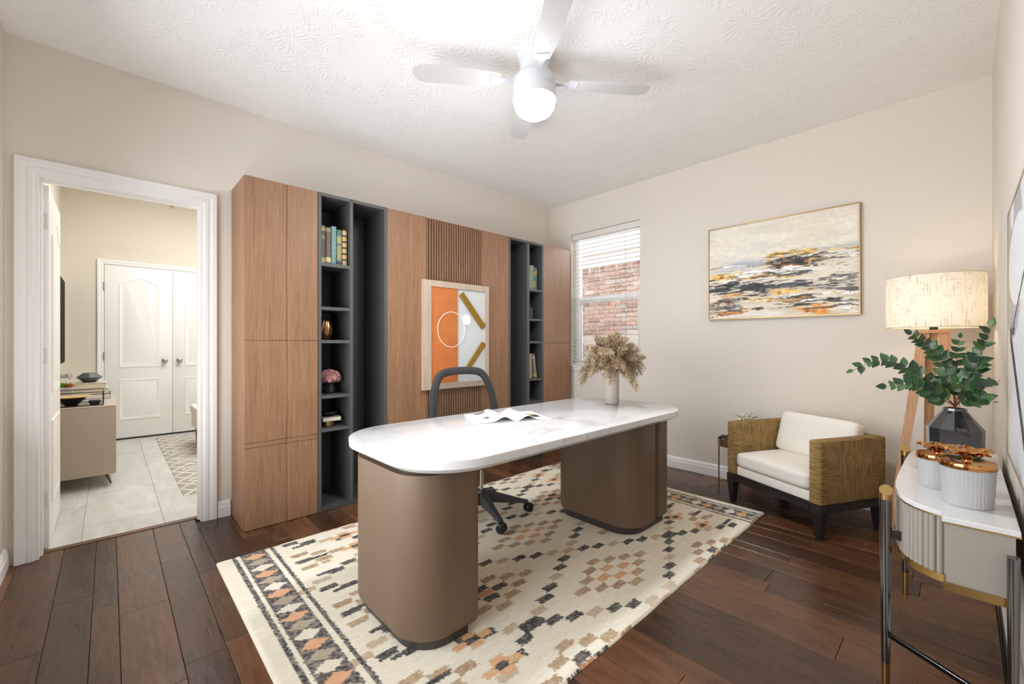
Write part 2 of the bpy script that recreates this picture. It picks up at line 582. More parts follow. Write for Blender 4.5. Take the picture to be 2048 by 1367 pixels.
# walls
struct(boxes('wall_left', [
    (XL - WT, XL, YN, DY0, 0, Z2), (XL - WT, XL, DY1, YB, 0, Z2), (XL - WT, XL, DY0, DY1, DZ, Z2)], WALL))
struct(boxes('wall_back', [
    (XL - WT, WX0, YB, YB + 0.15, 0, ZC), (WX1, XR, YB, YB + 0.15, 0, ZC),
    (WX0, WX1, YB, YB + 0.15, 0, WZ0 - 0.025), (WX0, WX1, YB, YB + 0.15, WZ1, ZC)], WALL))
struct(box('wall_right', XR, XR + 0.12, YN - 0.12, YB + 0.15, 0, ZC, WALL))
NX0, NX1, NZ0, NZ1 = -2.95, -0.55, 0.30, 2.40
struct(boxes('wall_near', [
    (XL - WT, NX0, YN - 0.12, YN, 0, ZC), (NX1, XR, YN - 0.12, YN, 0, ZC),
    (NX0, NX1, YN - 0.12, YN, 0, NZ0), (NX0, NX1, YN - 0.12, YN, NZ1, ZC)], WALL))
struct(box('ceiling', XL, XR + 0.12, YN - 0.12, YB + 0.15, ZC, ZC + 0.1, CEIL))
struct(box('wall_next_room_closet', XN - 0.1, XN, YN, YF, 0, Z2, WALL2))
struct(box('wall_next_room_side', XN - 0.1, XL - WT, YN - 0.1, YN, 0, Z2, WALL2))
struct(box('wall_next_room_far', XN - 0.1, XL - WT, YF, YF + 0.1, 0, Z2, WALL2))
struct(box('ceiling_next_room', XN - 0.1, XL - WT, YN - 0.1, YF + 0.1, Z2, Z2 + 0.1, mat('white_ceiling', (238, 236, 232), 0.9)))

# made-up window behind the camera, added to let more light in
w2 = sroot('window_2', (-1.75, YN - 0.06, NZ0))
boxes('window_frame', [(NX0, NX0 + 0.06, YN - 0.1, YN - 0.04, NZ0, NZ1), (NX1 - 0.06, NX1, YN - 0.1, YN - 0.04, NZ0, NZ1),
    (NX0 + 0.06, NX1 - 0.06, YN - 0.1, YN - 0.04, NZ0, NZ0 + 0.06), (NX0 + 0.06, NX1 - 0.06, YN - 0.1, YN - 0.04, NZ1 - 0.06, NZ1),
    (-1.78, -1.72, YN - 0.1, YN - 0.04, NZ0 + 0.06, NZ1 - 0.06)], TRIM, w2)
box('pane', NX0 + 0.06, -1.78, YN - 0.075, YN - 0.07, NZ0 + 0.06, NZ1 - 0.06, PANE, w2)
box('pane', -1.72, NX1 - 0.06, YN - 0.075, YN - 0.07, NZ0 + 0.06, NZ1 - 0.06, PANE, w2)

# baseboards: profile extruded
def baseboard(name, p0, p1, n, h=0.105):
    """p0,p1 2D floor points on the wall face, n inward normal"""
    prof = [(0, 0), (0.016, 0), (0.016, h * 0.62), (0.012, h * 0.70), (0.012, h * 0.80), (0.007, h * 0.93), (0.0, h)]
    V = []
    for p in (p0, p1):
        for d, z in prof: V.append((p[0] + n[0] * (d + 0.0005), p[1] + n[1] * (d + 0.0005), z + 0.0005))
    m = len(prof)
    F = [(i, (i + 1) % m, m + (i + 1) % m, m + i) for i in range(m)] + [tuple(range(m)), tuple(reversed(range(m, 2 * m)))]
    o = pyd(name, V, F, TRIM)
    bm = bmesh.new(); bm.from_mesh(o.data); bmesh.ops.recalc_face_normals(bm, faces=bm.faces); bm.to_mesh(o.data); bm.free()
    return struct(o)
baseboard('baseboard_left', (XL, DY1 + 0.078), (XL, 0.59), (1, 0))
baseboard('baseboard_back', (-2.99, YB), (XR - 0.02, YB), (0, -1))
baseboard('baseboard_right', (XR, YN + 0.02), (XR, YB - 0.02), (-1, 0))
baseboard('baseboard_near', (XL + 0.02, YN), (XR - 0.02, YN), (0, 1))
baseboard('baseboard_next_room_side', (XN, YN), (XL - WT - 0.1, YN), (0, 1))

# door casing (stepped profile, mitred) on the room side
def casing(name, xf_plane, sgn, y0, y1, z1, w, mats, prof=None):
    prof = prof or [(0.0, 0.010), (0.10, 0.013), (0.12, 0.017), (0.35, 0.018), (0.40, 0.014), (0.55, 0.016), (0.62, 0.021), (0.93, 0.022), (1.0, 0.016)]
    V, F = [], []
    n = len(prof)
    rings = [(y0, 0.0, -1, 0), (y0, z1, -1, 1), (y1, z1, 1, 1), (y1, 0.0, 1, 0)]
    for (yy, zz, sy, sz) in rings:
        V.append((xf_plane, yy, zz if sz else 0.001))
        for u, d in prof:
            V.append((xf_plane + sgn * d, yy + sy * u * w, (zz + u * w) if sz else 0.001))
        V.append((xf_plane, yy + sy * w, (zz + w) if sz else 0.001))
    m = n + 2
    for r in range(3):
        for i in range(m - 1):
            a = r * m + i
            F.append((a, a + 1, a + m + 1, a + m))
    F.append(tuple(range(m))); F.append(tuple(reversed(range(3 * m, 4 * m))))
    o = pyd(name, V, F, mats)
    bm = bmesh.new(); bm.from_mesh(o.data); bmesh.ops.recalc_face_normals(bm, faces=bm.faces); bm.to_mesh(o.data); bm.free()
    return struct(o)
casing('trim_1', XL, 1, DY0, DY1, DZ, 0.075, TRIM)
casing('trim_2', XN, 1, -0.045, 1.215, 2.075, 0.058, TRIM)
# jamb lining with stop
jb = struct(boxes('trim_3', [
    (XL - WT - 0.004, XL + 0.006, DY0 - 0.001, DY0 + 0.014, 0.001, DZ), (XL - WT - 0.004, XL + 0.006, DY1 - 0.014, DY1 + 0.001, 0.001, DZ),
    (XL - WT - 0.004, XL + 0.006, DY0 + 0.014, DY1 - 0.014, DZ - 0.014, DZ + 0.001),
    (XL - 0.075, XL - 0.04, DY0 + 0.014, DY0 + 0.024, 0.001, DZ - 0.014), (XL - 0.075, XL - 0.04, DY1 - 0.024, DY1 - 0.014, 0.001, DZ - 0.014),
    (XL - 0.075, XL - 0.04, DY0 + 0.024, DY1 - 0.024, DZ - 0.024, DZ - 0.014)], TRIM))

# moulded panel doors: slab with raised panel rims
def arch_outline(a0, a1, z0, z1, arch, n=12):
    pts = [(a0, z0), (a1, z0), (a1, z1)]
    if arch > 0:
        for k in range(1, n):
            u = 1 - k / n
            pts.append((a0 + (a1 - a0) * u, z1 + arch * (math.sin(math.pi * u)) ** 1.6))
    pts.append((a0, z1))
    return pts
def panel_mould(name, outline, place, m, parent, wd=0.022, h=0.007):
    """rounded rim following an outline plus a raised field; place(a, z, d) -> world"""
    n = len(outline)
    ca = sum(p[0] for p in outline) / n; cz = sum(p[1] for p in outline) / n
    amin = min(p[0] for p in outline); amax = max(p[0] for p in outline); zmin = min(p[1] for p in outline); zmax = max(p[1] for p in outline)
    def inset(d):
        return [(ca + (p[0] - ca) * (1 - 2 * d / (amax - amin)), cz + (p[1] - cz) * (1 - 2 * d / (zmax - zmin))) for p in outline]
    rings = [(0, 0.0), (0.002, h), (wd * 0.5, h * 1.0), (wd, 0.001), (wd * 1.6, 0.001), (wd * 2.3, h * 0.8)]
    V, F = [], []
    for d, e in rings:
        V += [place(a, z, e) for a, z in inset(d)]
    for r in range(len(rings) - 1):
        for i in range(n):
            a, b = r * n + i, r * n + (i + 1) % n
            F.append((a, b, b + n, a + n))
    F.append(tuple(range((len(rings) - 1) * n, len(rings) * n)))
    o = pyd(name, V, F, m, parent)
    bm = bmesh.new(); bm.from_mesh(o.data); bmesh.ops.recalc_face_normals(bm, faces=bm.faces); bm.to_mesh(o.data); bm.free()
    smooth(o.data, 30)
    return o

# open door leaf swung into the next room, along -X at the left jamb
HX = XL - WT - 0.012
d1 = sroot('door_1', (HX, DY0 + 0.02, 0))
LY0, LY1 = DY0 + 0.006, DY0 + 0.041
box('door_leaf', HX - 0.745, HX, LY0, LY1, 0.012, 2.03, DOORW, d1, 0.0015)
pl = lambda a, z, e: (HX - a, LY1 + e, z)
panel_mould('door_panel', arch_outline(0.13, 0.62, 0.86, 1.78, 0.10), pl, DOORW, d1)
panel_mould('door_panel', arch_outline(0.13, 0.62, 0.22, 0.70, 0), pl, DOORW, d1)
for z in (0.28, 1.08, 1.83):
    h = boxes('hinge', [(HX + 0.0003, HX + 0.002, LY0 + 0.004, LY1 - 0.006, z - 0.045, z + 0.045)], mat('white_hinge', (226, 222, 218), 0.35, 0.3), d1)
    tube('hinge_pin', [(HX + 0.006, LY0 - 0.001, z - 0.047), (HX + 0.006, LY0 - 0.001, z + 0.047)], 0.005, NICKEL, h, 8)
    for dz in (-0.03, 0, 0.03):
        box('screw', HX + 0.002, HX + 0.0028, LY0 + 0.013 + 0.006 * (dz == 0), LY0 + 0.017 + 0.006 * (dz == 0), z + dz - 0.002, z + dz + 0.002, NICKEL, h)
kx = HX - 0.68
tube('door_knob', [(kx, LY1, 0.93), (kx, LY1 + 0.008, 0.93), (kx, LY1 + 0.0085, 0.93), (kx, LY1 + 0.03, 0.93), (kx, LY1 + 0.04, 0.93), (kx, LY1 + 0.055, 0.93), (kx, LY1 + 0.062, 0.93)],
     [0.03, 0.03, 0.011, 0.011, 0.024, 0.027, 0.012], NICKEL, d1, 16)

# closet double doors on the far wall of the next room
for i, (a, b) in enumerate(((-0.04, 0.583), (0.587, 1.21))):
    d = sroot('door_%d' % (i + 2), (XN, (a + b) / 2, 0))
    box('door_leaf', XN + 0.0005, XN + 0.014, a, b, 0.02, 2.07, DOORW, d, 0.0015)
    pc = lambda aa, z, e, a=a: (XN + 0.014 + e, a + aa, z)
    panel_mould('door_panel', arch_outline(0.125, 0.50, 0.86, 1.86, 0.075), pc, DOORW, d)
    panel_mould('door_panel', arch_outline(0.125, 0.50, 0.235, 0.72, 0), pc, DOORW, d)
    ky = b - 0.075 if i == 0 else a + 0.065
    tube('door_knob', [(XN + 0.014, ky, 0.935), (XN + 0.022, ky, 0.935), (XN + 0.023, ky, 0.935), (XN + 0.04, ky, 0.935), (XN + 0.048, ky, 0.935), (XN + 0.066, ky, 0.935), (XN + 0.074, ky, 0.935)],
         [0.03, 0.03, 0.011, 0.012, 0.025, 0.028, 0.014], NICKEL, d, 16)
    if i == 0:
        for z in (0.25, 1.0, 1.82):
            tube('hinge', [(XN + 0.018, a - 0.004, z - 0.045), (XN + 0.018, a - 0.004, z + 0.045)], 0.007, NICKEL, d, 8)
# black strip that paints in the shadow gap under the closet doors
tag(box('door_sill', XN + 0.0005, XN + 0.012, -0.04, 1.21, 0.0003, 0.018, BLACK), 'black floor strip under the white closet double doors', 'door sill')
# little brass hook above the closet
hk = tag(tube('picture_hook', [(XN + 0.001, 0.577, 2.91), (XN + 0.012, 0.577, 2.90), (XN + 0.014, 0.577, 2.88), (XN + 0.004, 0.577, 2.865)], [0.014, 0.012, 0.006, 0.005], BRASS, None, 8), 'small brass hook on the beige wall above the closet', 'hook')

# ------------------------------------------------------------------ window with blind
w1 = sroot('window_1', ((WX0 + WX1) / 2, YB, WZ0))
VINYL = mat('white_vinyl', (246, 246, 246), 0.3)
FY0, FY1 = YB + 0.095, YB + 0.15
boxes('window_frame', [(WX0, WX0 + 0.045, FY0, FY1, WZ0, WZ1), (WX1 - 0.045, WX1, FY0, FY1, WZ0, WZ1),
    (WX0 + 0.045, WX1 - 0.045, FY0, FY1, WZ0, WZ0 + 0.045), (WX0 + 0.045, WX1 - 0.045, FY0, FY1, WZ1 - 0.045, WZ1)], VINYL, w1)
ZM = 1.635
box('meeting_rail', WX0 + 0.045, WX1 - 0.045, FY0 - 0.01, FY1 - 0.01, ZM - 0.03, ZM + 0.03, VINYL, w1, 0.003)
boxes('lower_sash', [(WX0 + 0.045, WX0 + 0.075, FY0 - 0.008, FY0 + 0.02, WZ0 + 0.045, ZM - 0.03), (WX1 - 0.075, WX1 - 0.045, FY0 - 0.008, FY0 + 0.02, WZ0 + 0.045, ZM - 0.03),
    (WX0 + 0.075, WX1 - 0.075, FY0 - 0.008, FY0 + 0.02, WZ0 + 0.045, WZ0 + 0.08)], VINYL, w1)
box('pane', WX0 + 0.075, WX1 - 0.075, FY0 + 0.004, FY0 + 0.008, WZ0 + 0.08, ZM - 0.03, PANE, w1)
box('pane', WX0 + 0.045, WX1 - 0.045, FY0 + 0.030, FY0 + 0.034, ZM + 0.03, WZ1 - 0.045, PANE, w1)
box('window_sill', WX0 - 0.02, WX1 + 0.02, YB - 0.022, FY0, WZ0 - 0.025, WZ0, TRIM, w1, 0.004)
box('sill_apron', WX0 - 0.005, WX1 + 0.005, YB - 0.012, YB - 0.0005, WZ0 - 0.067, WZ0 - 0.025, TRIM, w1, 0.003)
bl = thing('venetian_blind', 'white venetian blind with open slats in the window recess', 'blind', ((WX0 + WX1) / 2, YB + 0.04, WZ1))
SLATM = mat('blind_white', (230, 227, 221), 0.5)
box('head_rail', WX0 + 0.006, WX1 - 0.006, YB + 0.015, YB + 0.075, WZ1 - 0.062, WZ1 - 0.002, SLATM, bl, 0.003)
box('bottom_rail', WX0 + 0.012, WX1 - 0.012, YB + 0.022, YB + 0.070, WZ0 + 0.004, WZ0 + 0.022, SLATM, bl, 0.003)
L = (WX1 - WX0) / 2 - 0.012
sv, sf = [], []
for i in range(5):
    u = -0.024 + 0.012 * i; zz = 0.003 * (1 - (u / 0.024) ** 2)
    for s in (-1, 1):
        sv += [(s * L, u, zz), (s * L, u, zz - 0.0028)]
for i in range(4):
    a = i * 4
    sf += [(a, a + 2, a + 6, a + 4), (a + 1, a + 5, a + 7, a + 3), (a, a + 4, a + 5, a + 1), (a + 2, a + 3, a + 7, a + 6)]
sf += [(0, 1, 3, 2), (16, 18, 19, 17)]
slat_me = raw_mesh('blind_slat', sv, sf, SLATM)
zz = WZ1 - 0.085
while zz > WZ0 + 0.04:
    inst('slat', slat_me, bl, ((WX0 + WX1) / 2, YB + 0.046, zz), (math.radians(3), 0, 0)); zz -= 0.0445
for fx in (0.16, 0.5, 0.84):
    x = WX0 + (WX1 - WX0) * fx
    for dy in (0.021, 0.071):
        tube('ladder_cord', [(x, YB + dy, WZ0 + 0.02), (x, YB + dy, WZ1 - 0.06)], 0.0009, SLATM, bl, 5)
tube('tilt_wand', [(WX1 - 0.17, YB + 0.012, 1.45), (WX1 - 0.17, YB + 0.012, WZ1 - 0.05)], 0.0022, mat('wand_clear', (170, 168, 165), 0.3), bl, 6)

# outside: brick house next door and a weathered fence
def make_brick():
    t = NT('old_brick'); t.set(Roughness=0.9)
    oi = t.node('ShaderNodeObjectInfo')
    base = t.ramp(oi.outputs['Random'], [(0.0, lin((132, 100, 92))), (0.25, lin((166, 124, 112))), (0.5, lin((186, 146, 132))), (0.75, lin((158, 130, 120))), (0.9, lin((212, 198, 188))), (1.0, lin((126, 110, 106)))])
    n = t.noise(t.pos(), 22, 4, 0.65)
    t.color(t.mix(t.ramp(n, [(0.5, (0, 0, 0)), (0.68, (0.75, 0.75, 0.75))]), base, lin((212, 200, 190))))
    t.bump(t.noise(t.pos(), 60, 4), 0.4, 0.01)
    return t.m
BRICK = make_brick()
MORTAR = mat('lime_mortar', (206, 198, 188), 0.95, var=0.08, vscale=20)
YH = 6.1
hb = thing('brick_house', 'neighbouring house wall of mottled red brick seen through the window', 'building', (-4.2, YH, 0))
box('mortar_wall', -6.6, -1.6, YH, YH + 0.2, -0.3, 2.46, MORTAR, hb)
bv, bf = [], []
for (a, b, c) in ((-.1, -.012, -.029), (.1, -.012, -.029), (.1, -.012, .029), (-.1, -.012, .029), (-.1, .01, -.029), (.1, .01, -.029), (.1, .01, .029), (-.1, .01, .029)):
    bv.append((a, b, c))
brick_me = raw_mesh('brick', bv, [(0, 1, 2, 3), (1, 5, 6, 2), (5, 4, 7, 6), (4, 0, 3, 7), (3, 2, 6, 7), (0, 4, 5, 1)], BRICK)
cz = 1.33; rw = 0; rb = random.Random(5); nb = 0
while cz < 2.36:
    x = -5.75 + (0.106 if rw % 2 else 0)
    while x < -2.4 and nb < 298:
        inst('brick', brick_me, hb, (x, YH - rb.uniform(0, 0.004), cz), (0, rb.uniform(-0.01, 0.01), 0)); nb += 1
        x += 0.212
    cz += 0.0705; rw += 1
x = -5.75
while x < -2.3:
    inst('soldier_brick', brick_me, hb, (x, YH - 0.012, 2.38 + 0.03), (0, math.pi / 2, 0), (0.5, 1, 1.05)); x += 0.068
box('fascia', -6.6, -1.6, YH - 0.32, YH + 0.25, 2.62, 2.82, mat('white_fascia', (246, 246, 246), 0.6), hb)
box('soffit_frieze', -6.6, -1.6, YH - 0.03, YH - 0.001, 2.462, 2.62, MATS['white_fascia'], hb)
fe = thing('wooden_fence', 'weathered grey board fence standing before the brick house', 'fence', (-4.0, 5.6, 0))
FENCE = make_wood('weathered_fence_wood', (118, 108, 102), (150, 140, 134), (172, 162, 156), (20, 20, 1.5), 0.9)
fv = [(-.066, -.01, 0), (.066, -.01, 0), (.066, .01, 0), (-.066, .01, 0), (-.066, -.01, 1.42), (.066, -.01, 1.42), (.066, .01, 1.42), (-.066, .01, 1.42), (-.035, -.01, 1.46), (.035, -.01, 1.46), (.035, .01, 1.46), (-.035, .01, 1.46)]
ff = [(0, 1, 5, 9, 8, 4), (2, 3, 7, 11, 10, 6), (1, 2, 6, 5), (5, 6, 10, 9), (9, 10, 11, 8), (8, 11, 7, 4), (4, 7, 3, 0), (0, 3, 2, 1)]
board_me = raw_mesh('fence_board', fv, ff, FENCE)
x = -5.4
while x < -2.2:
    inst('board', board_me, fe, (x, 5.6 + rb.uniform(-0.006, 0.006), -0.3), (0, 0, rb.uniform(-0.03, 0.03)), (1, 1, 0.985 + rb.uniform(-0.012, 0.012))); x += 0.141
for z in (0.2, 1.0): box('rail', -5.5, -2.1, 5.615, 5.655, z, z + 0.08, FENCE, fe)
tag(box('side_yard_ground', -7.5, 1.0, YB + 0.16, YH + 1, -0.35, -0.3, mat('yard_soil', (150, 140, 120), 0.95, var=0.2)), 'bare side yard ground between the window and the brick house', 'ground')['kind'] = 'structure'

# ------------------------------------------------------------------ ceiling fan with lamp at the centre of the room
FX, FYc = -1.627, 1.71
fan = thing('ceiling_fan', 'white ceiling fan with glowing round lamp at the room centre', 'ceiling fan', (FX, FYc, ZC))
FANW = mat('fan_white_metal', (214, 214, 218), 0.3)
lathe('canopy', [(0.02, 0.0), (0.098, 0.0), (0.098, -0.018), (0.092, -0.026), (0.084, -0.045), (0.03, -0.047)], FANW, fan, (FX, FYc, ZC - 0.001), 40)
lathe('neck', [(0.03, 0.0), (0.083, 0.0), (0.080, -0.03), (0.082, -0.05), (0.09, -0.07), (0.06, -0.075)], FANW, fan, (FX, FYc, ZC - 0.047), 40)
lathe('motor_housing', [(0.04, 0.0), (0.096, 0.0), (0.112, -0.02), (0.119, -0.04), (0.119, -0.075), (0.116, -0.078), (0.119, -0.081), (0.119, -0.138), (0.1165, -0.138), (0.1165, -0.119), (0.05, -0.119)], FANW, fan, (FX, FYc, ZC - 0.118), 48)
bowl = lathe('lamp_bowl', [(0.05, 0.0), (0.112, 0.0), (0.114, -0.02), (0.110, -0.05), (0.095, -0.078), (0.065, -0.098), (0.03, -0.106), (0.0, -0.108)], emit_mat('lamp_bowl_glow', (236, 244, 255), LAMP_EMIT), fan, (FX, FYc, ZC - 0.240), 40)
_ld = bpy.data.lights.new('ceiling_lamp_light', 'AREA'); _ld.shape = 'DISK'; _ld.size = 0.2; _ld.energy = 15; _ld.color = (0.92, 0.96, 1.0)
_lo = bpy.data.objects.new('ceiling_lamp_light', _ld); COL.objects.link(_lo); _lo.location = (FX, FYc, ZC - 0.36)
BLADE = mat('fan_blade_white', (206, 203, 199), 0.5)
for kk in range(4):
    an = math.radians(-36 + 90 * kk)
    T = Matrix.Translation((FX, FYc, ZC - 0.150)) @ Matrix.Rotation(an, 4, 'Z') @ Matrix.Rotation(math.radians(8), 4, 'X')
    out = [(0.19, -0.045), (0.30, -0.058), (0.55, -0.064), (0.62, -0.060), (0.655, -0.035), (0.66, 0.0), (0.655, 0.035), (0.62, 0.060), (0.55, 0.064), (0.30, 0.058), (0.19, 0.045)]
    prism('blade', out, -0.003, 0.003, BLADE, fan, xf=T)
    prism('blade_bracket', [(0.10, -0.014), (0.17, -0.014), (0.24, -0.035), (0.24, 0.035), (0.17, 0.014), (0.10, 0.014)], -0.008, -0.0032, FANW, fan, xf=T)

# ------------------------------------------------------------------ built-in cabinet wall
CX0, CX1 = XL + 0.006, -2.997
CT = 2.176
def door_panel(parent, y0, y1, z0, z1, m=WALNUT, name='door'):
    return box(name, CX1 - 0.018, CX1, y0 + 0.0012, y1 - 0.0012, z0 + 0.0012, z1 - 0.0012, m, parent, 0.0008, 1)
lc = thing('wardrobe_cabinet', 'tall walnut cabinet with flush doors beside the open doorway', 'cabinet', (CX0, 0.6, 0))
box('body', CX0, CX1 - 0.0185, 0.597, 1.026, 0.001, CT, WALNUT, lc)
for a, b in ((0.597, 0.834), (0.834, 1.026)):
    for z0, z1 in ((0.002, 0.506), (0.536, 1.168), (1.168, CT)): door_panel(lc, a, b, z0, z1)
    door_panel(lc, a, b, 0.506, 0.536, name='grip_strip')
rc = thing('wardrobe_cabinet', 'walnut cabinet end unit standing in the corner beside the window', 'cabinet', (CX0, 3.5, 0))
box('body', CX0, CX1 - 0.0185, 3.286, 3.72, 0.001, CT, WALNUT, rc)
for z0, z1 in ((0.002, 0.506), (0.536, 1.155), (1.155, CT)): door_panel(rc, 3.286, 3.72, z0, z1)
door_panel(rc, 3.286, 3.72, 0.506, 0.536, name='grip_strip')
cp = thing('wall_panel', 'walnut wall panelling with vertical ribbed slats in its middle', 'panelling', (CX0, 2.16, 0))
box('panel', CX0, CX1, 1.532, 1.876, 0.001, CT, WALNUT, cp, 0.001, 1)
box('panel', CX0, CX1, 2.453, 2.792, 0.001, CT, WALNUT, cp, 0.001, 1)
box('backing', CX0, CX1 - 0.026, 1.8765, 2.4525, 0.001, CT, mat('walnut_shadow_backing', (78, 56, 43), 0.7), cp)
ns = 23; pit = (2.4525 - 1.8765) / ns
sl = [(0, -pit * 0.34, 0.002), (0.018, -pit * 0.34, 0.002), (0.023, -pit * 0.22, 0.002), (0.023, pit * 0.22, 0.002), (0.018, pit * 0.34, 0.002), (0, pit * 0.34, 0.002)]
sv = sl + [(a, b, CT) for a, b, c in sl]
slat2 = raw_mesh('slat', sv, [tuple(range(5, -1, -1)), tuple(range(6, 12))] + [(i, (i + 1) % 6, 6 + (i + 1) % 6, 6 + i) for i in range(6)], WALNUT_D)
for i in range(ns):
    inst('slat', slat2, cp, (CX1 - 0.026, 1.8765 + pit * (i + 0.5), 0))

SHZ = (1.700, 1.400, 1.172, 0.793, 0.565)
def shelf_unit(label, y0, y1, div0, div1, shelves_left):
    t = thing('open_shelf_unit', label, 'shelving', (CX0, (y0 + y1) / 2, 0))
    sw = 0.022
    for a, b in ((y0, y0 + sw), (y1 - sw, y1)):
        box('side_panel', CX0, CX1, a, b, 0.002, CT, CHAR_EDGE if False else CHAR, t)
    box('divider', CX0 + 0.012, CX1 - 0.0005, div0, div1, 0.03, CT - 0.022, CHAR, t)
    box('top_panel', CX0, CX1, y0 + sw, y1 - sw, CT - 0.022, CT, CHAR, t)
    box('bottom_panel', CX0, CX1, y0 + sw, y1 - sw, 0.002, 0.03, CHAR, t)
    box('back_panel', CX0, CX0 + 0.012, y0 + sw, y1 - sw, 0.03, CT - 0.022, CHAR, t)
    a, b = (y0 + sw, div0) if shelves_left else (div1, y1 - sw)
    for z in SHZ:
        s = box('shelf', CX0 + 0.012, CX1 - 0.001, a, b, z - 0.022, z, CHAR, t)
    # light front edging
    E = CX1 + 0.0012
    for (p, q, r, s) in ((y0 + 0.001, y0 + sw, 0.003, CT), (y1 - sw, y1 - 0.001, 0.003, CT), (div0, div1, 0.03, CT - 0.022)):
        box('edge_band', CX1, E, p, q, r, s, CHAR_EDGE, t)
    for z in SHZ: box('edge_band', CX1 - 0.001, CX1 + 0.0002, a, b, z - 0.022, z, CHAR_EDGE, t)
    box('edge_band', CX1, E, y0 + sw, div0, CT - 0.022, CT, CHAR_EDGE, t)
    box('edge_band', CX1, E, div1, y1 - sw, CT - 0.022, CT, CHAR_EDGE, t)
    return t
shelf_unit('charcoal open shelf unit holding pink flowers, beside the walnut wardrobe doors', 1.0275, 1.531, 1.246, 1.268, True)
shelf_unit('charcoal open shelf unit behind the desk, nearer the window', 2.793, 3.2850, 3.041, 3.077, False)

# books
PAPER = mat('page_block', (226, 216, 192), 0.9)
def spine_mat(name, base, bands, rough=0.6):
    """bands: list of (z0,z1,rgb) in fractions of the height, generated coordinates"""
    t = NT(name); t.set(Roughness=rough)
    tc = t.node('ShaderNodeTexCoord'); sp = t.node('ShaderNodeSeparateXYZ'); t.link(tc.outputs['Generated'], sp.inputs[0])
    n = t.noise(tc.outputs['Object'], 60, 4)
    col = t.mix(0.25, lin4(base), t.ramp(n, [(0.3, tuple(v * 0.5 for v in lin(base))), (0.7, tuple(min(1, v * 1.6) for v in lin(base)))]))
    for (a, b, c) in bands:
        m = t.math('MULTIPLY', t.math('GREATER_THAN', sp.outputs[2], a), t.math('LESS_THAN', sp.outputs[2], b))
        col = t.mix(m, col, lin4(c))
    t.color(col)
    return t.m
def book(label, y0, y1, z0, h, base, bands, xs=-3.035, depth=0.15, tilt=0.0, group=None):
    """upright book, spine facing +X"""
    b = thing('book', label, 'book', (xs, (y0 + y1) / 2, z0), group)
    xf = Matrix.Translation((xs, y0, z0)) @ Matrix.Rotation(tilt, 4, 'X')
    w = y1 - y0
    m = spine_mat('book_cloth', base, bands)
    prof = [(0.0, 0.0), (0.006, w * 0.18), (0.008, w * 0.5), (0.006, w * 0.82), (0.0, w)]
    ol = [(-depth, 0.0)] + prof + [(-depth, w), (-depth, w - 0.002), (-0.004, w - 0.002), (-0.004, 0.002), (-depth, 0.002)]
    prism('cover', ol, 0, h, m, b, xf=xf, sm=30)
    box('page_block', -depth + 0.004, -0.0042, 0.0022, w - 0.0022, 0.003, h - 0.003, PAPER, b, xf=xf)
    return b
GOLDP = (196, 172, 118)
zs = 1.7005
book('grey-green cloth book with gilt bands, leftmost on the upper shelf', 1.052, 1.088, zs, 0.262, (106, 106, 92), [(0.86, 0.96, GOLDP), (0.70, 0.73, GOLDP), (0.65, 0.67, GOLDP), (0.03, 0.15, (200, 184, 120))])
book('brown cloth book with cream label at its foot on the upper shelf', 1.092, 1.127, zs, 0.255, (116, 100, 88), [(0.88, 0.97, (160, 146, 130)), (0.05, 0.18, (220, 206, 146))])
book('plain pale teal cloth book in the middle of the upper shelf row', 1.131, 1.165, zs, 0.268, (120, 152, 148), [])
book('green and yellow patterned book beside the plain teal one', 1.169, 1.203, zs, 0.250, (84, 116, 112), [(0.62, 0.82, (164, 158, 104)), (0.15, 0.55, (150, 148, 104)), (0.03, 0.10, (70, 78, 84))])
book('black book with ornate gilt spine panels, rightmost on the upper shelf', 1.207, 1.240, zs, 0.262, (48, 40, 34), [(0.02 + 0.163 * i, 0.14 + 0.163 * i, (196, 160, 110)) for i in range(6)])
book('pale sage book among the green ones near the window', 3.114, 3.142, zs, 0.245, (158, 168, 140), [(0.1, 0.14, GOLDP)])
book('mint green book in the middle of the far upper shelf', 3.145, 3.173, zs, 0.250, (120, 152, 132), [(0.85, 0.9, GOLDP)])
book('narrow green book with gold spine on the far upper shelf', 3.176, 3.20, zs, 0.235, (92, 116, 84), [(0.1, 0.4, (170, 150, 84)), (0.6, 0.8, (170, 150, 84))])
book('teal book standing right of the mint book on the far shelf', 3.203, 3.226, zs, 0.228, (88, 120, 116), [(0.7, 0.9, (160, 150, 96))])
book('upright cream book with gilt base beside a leaning book', 3.112, 3.145, 0.7935, 0.25, (176, 166, 146), [(0.08, 0.2, GOLDP), (0.92, 0.97, GOLDP)])
book('beige book leaning on its neighbour on the far lower shelf', 3.196, 3.226, 0.7955, 0.245, (146, 138, 118), [(0.05, 0.16, GOLDP), (0.8, 0.86, (200, 190, 160))], tilt=math.radians(9))

# copper vase, twisted facets
cv = thing('copper_vase', 'faceted copper vase on the shelf beside the wardrobe doors', 'vase', (-3.13, 1.118, 1.172))
lathe('body', [(0.028, 0.0), (0.042, 0.02), (0.054, 0.06), (0.052, 0.09), (0.036, 0.14), (0.026, 0.158), (0.022, 0.158), (0.03, 0.13), (0.02, 0.02), (0.0, 0.01)], mat('hammered_copper', (172, 120, 82), 0.28, 1.0), cv, (-3.13, 1.118, 1.1722), 48, None, 12, 0.05, 60, 0.12)
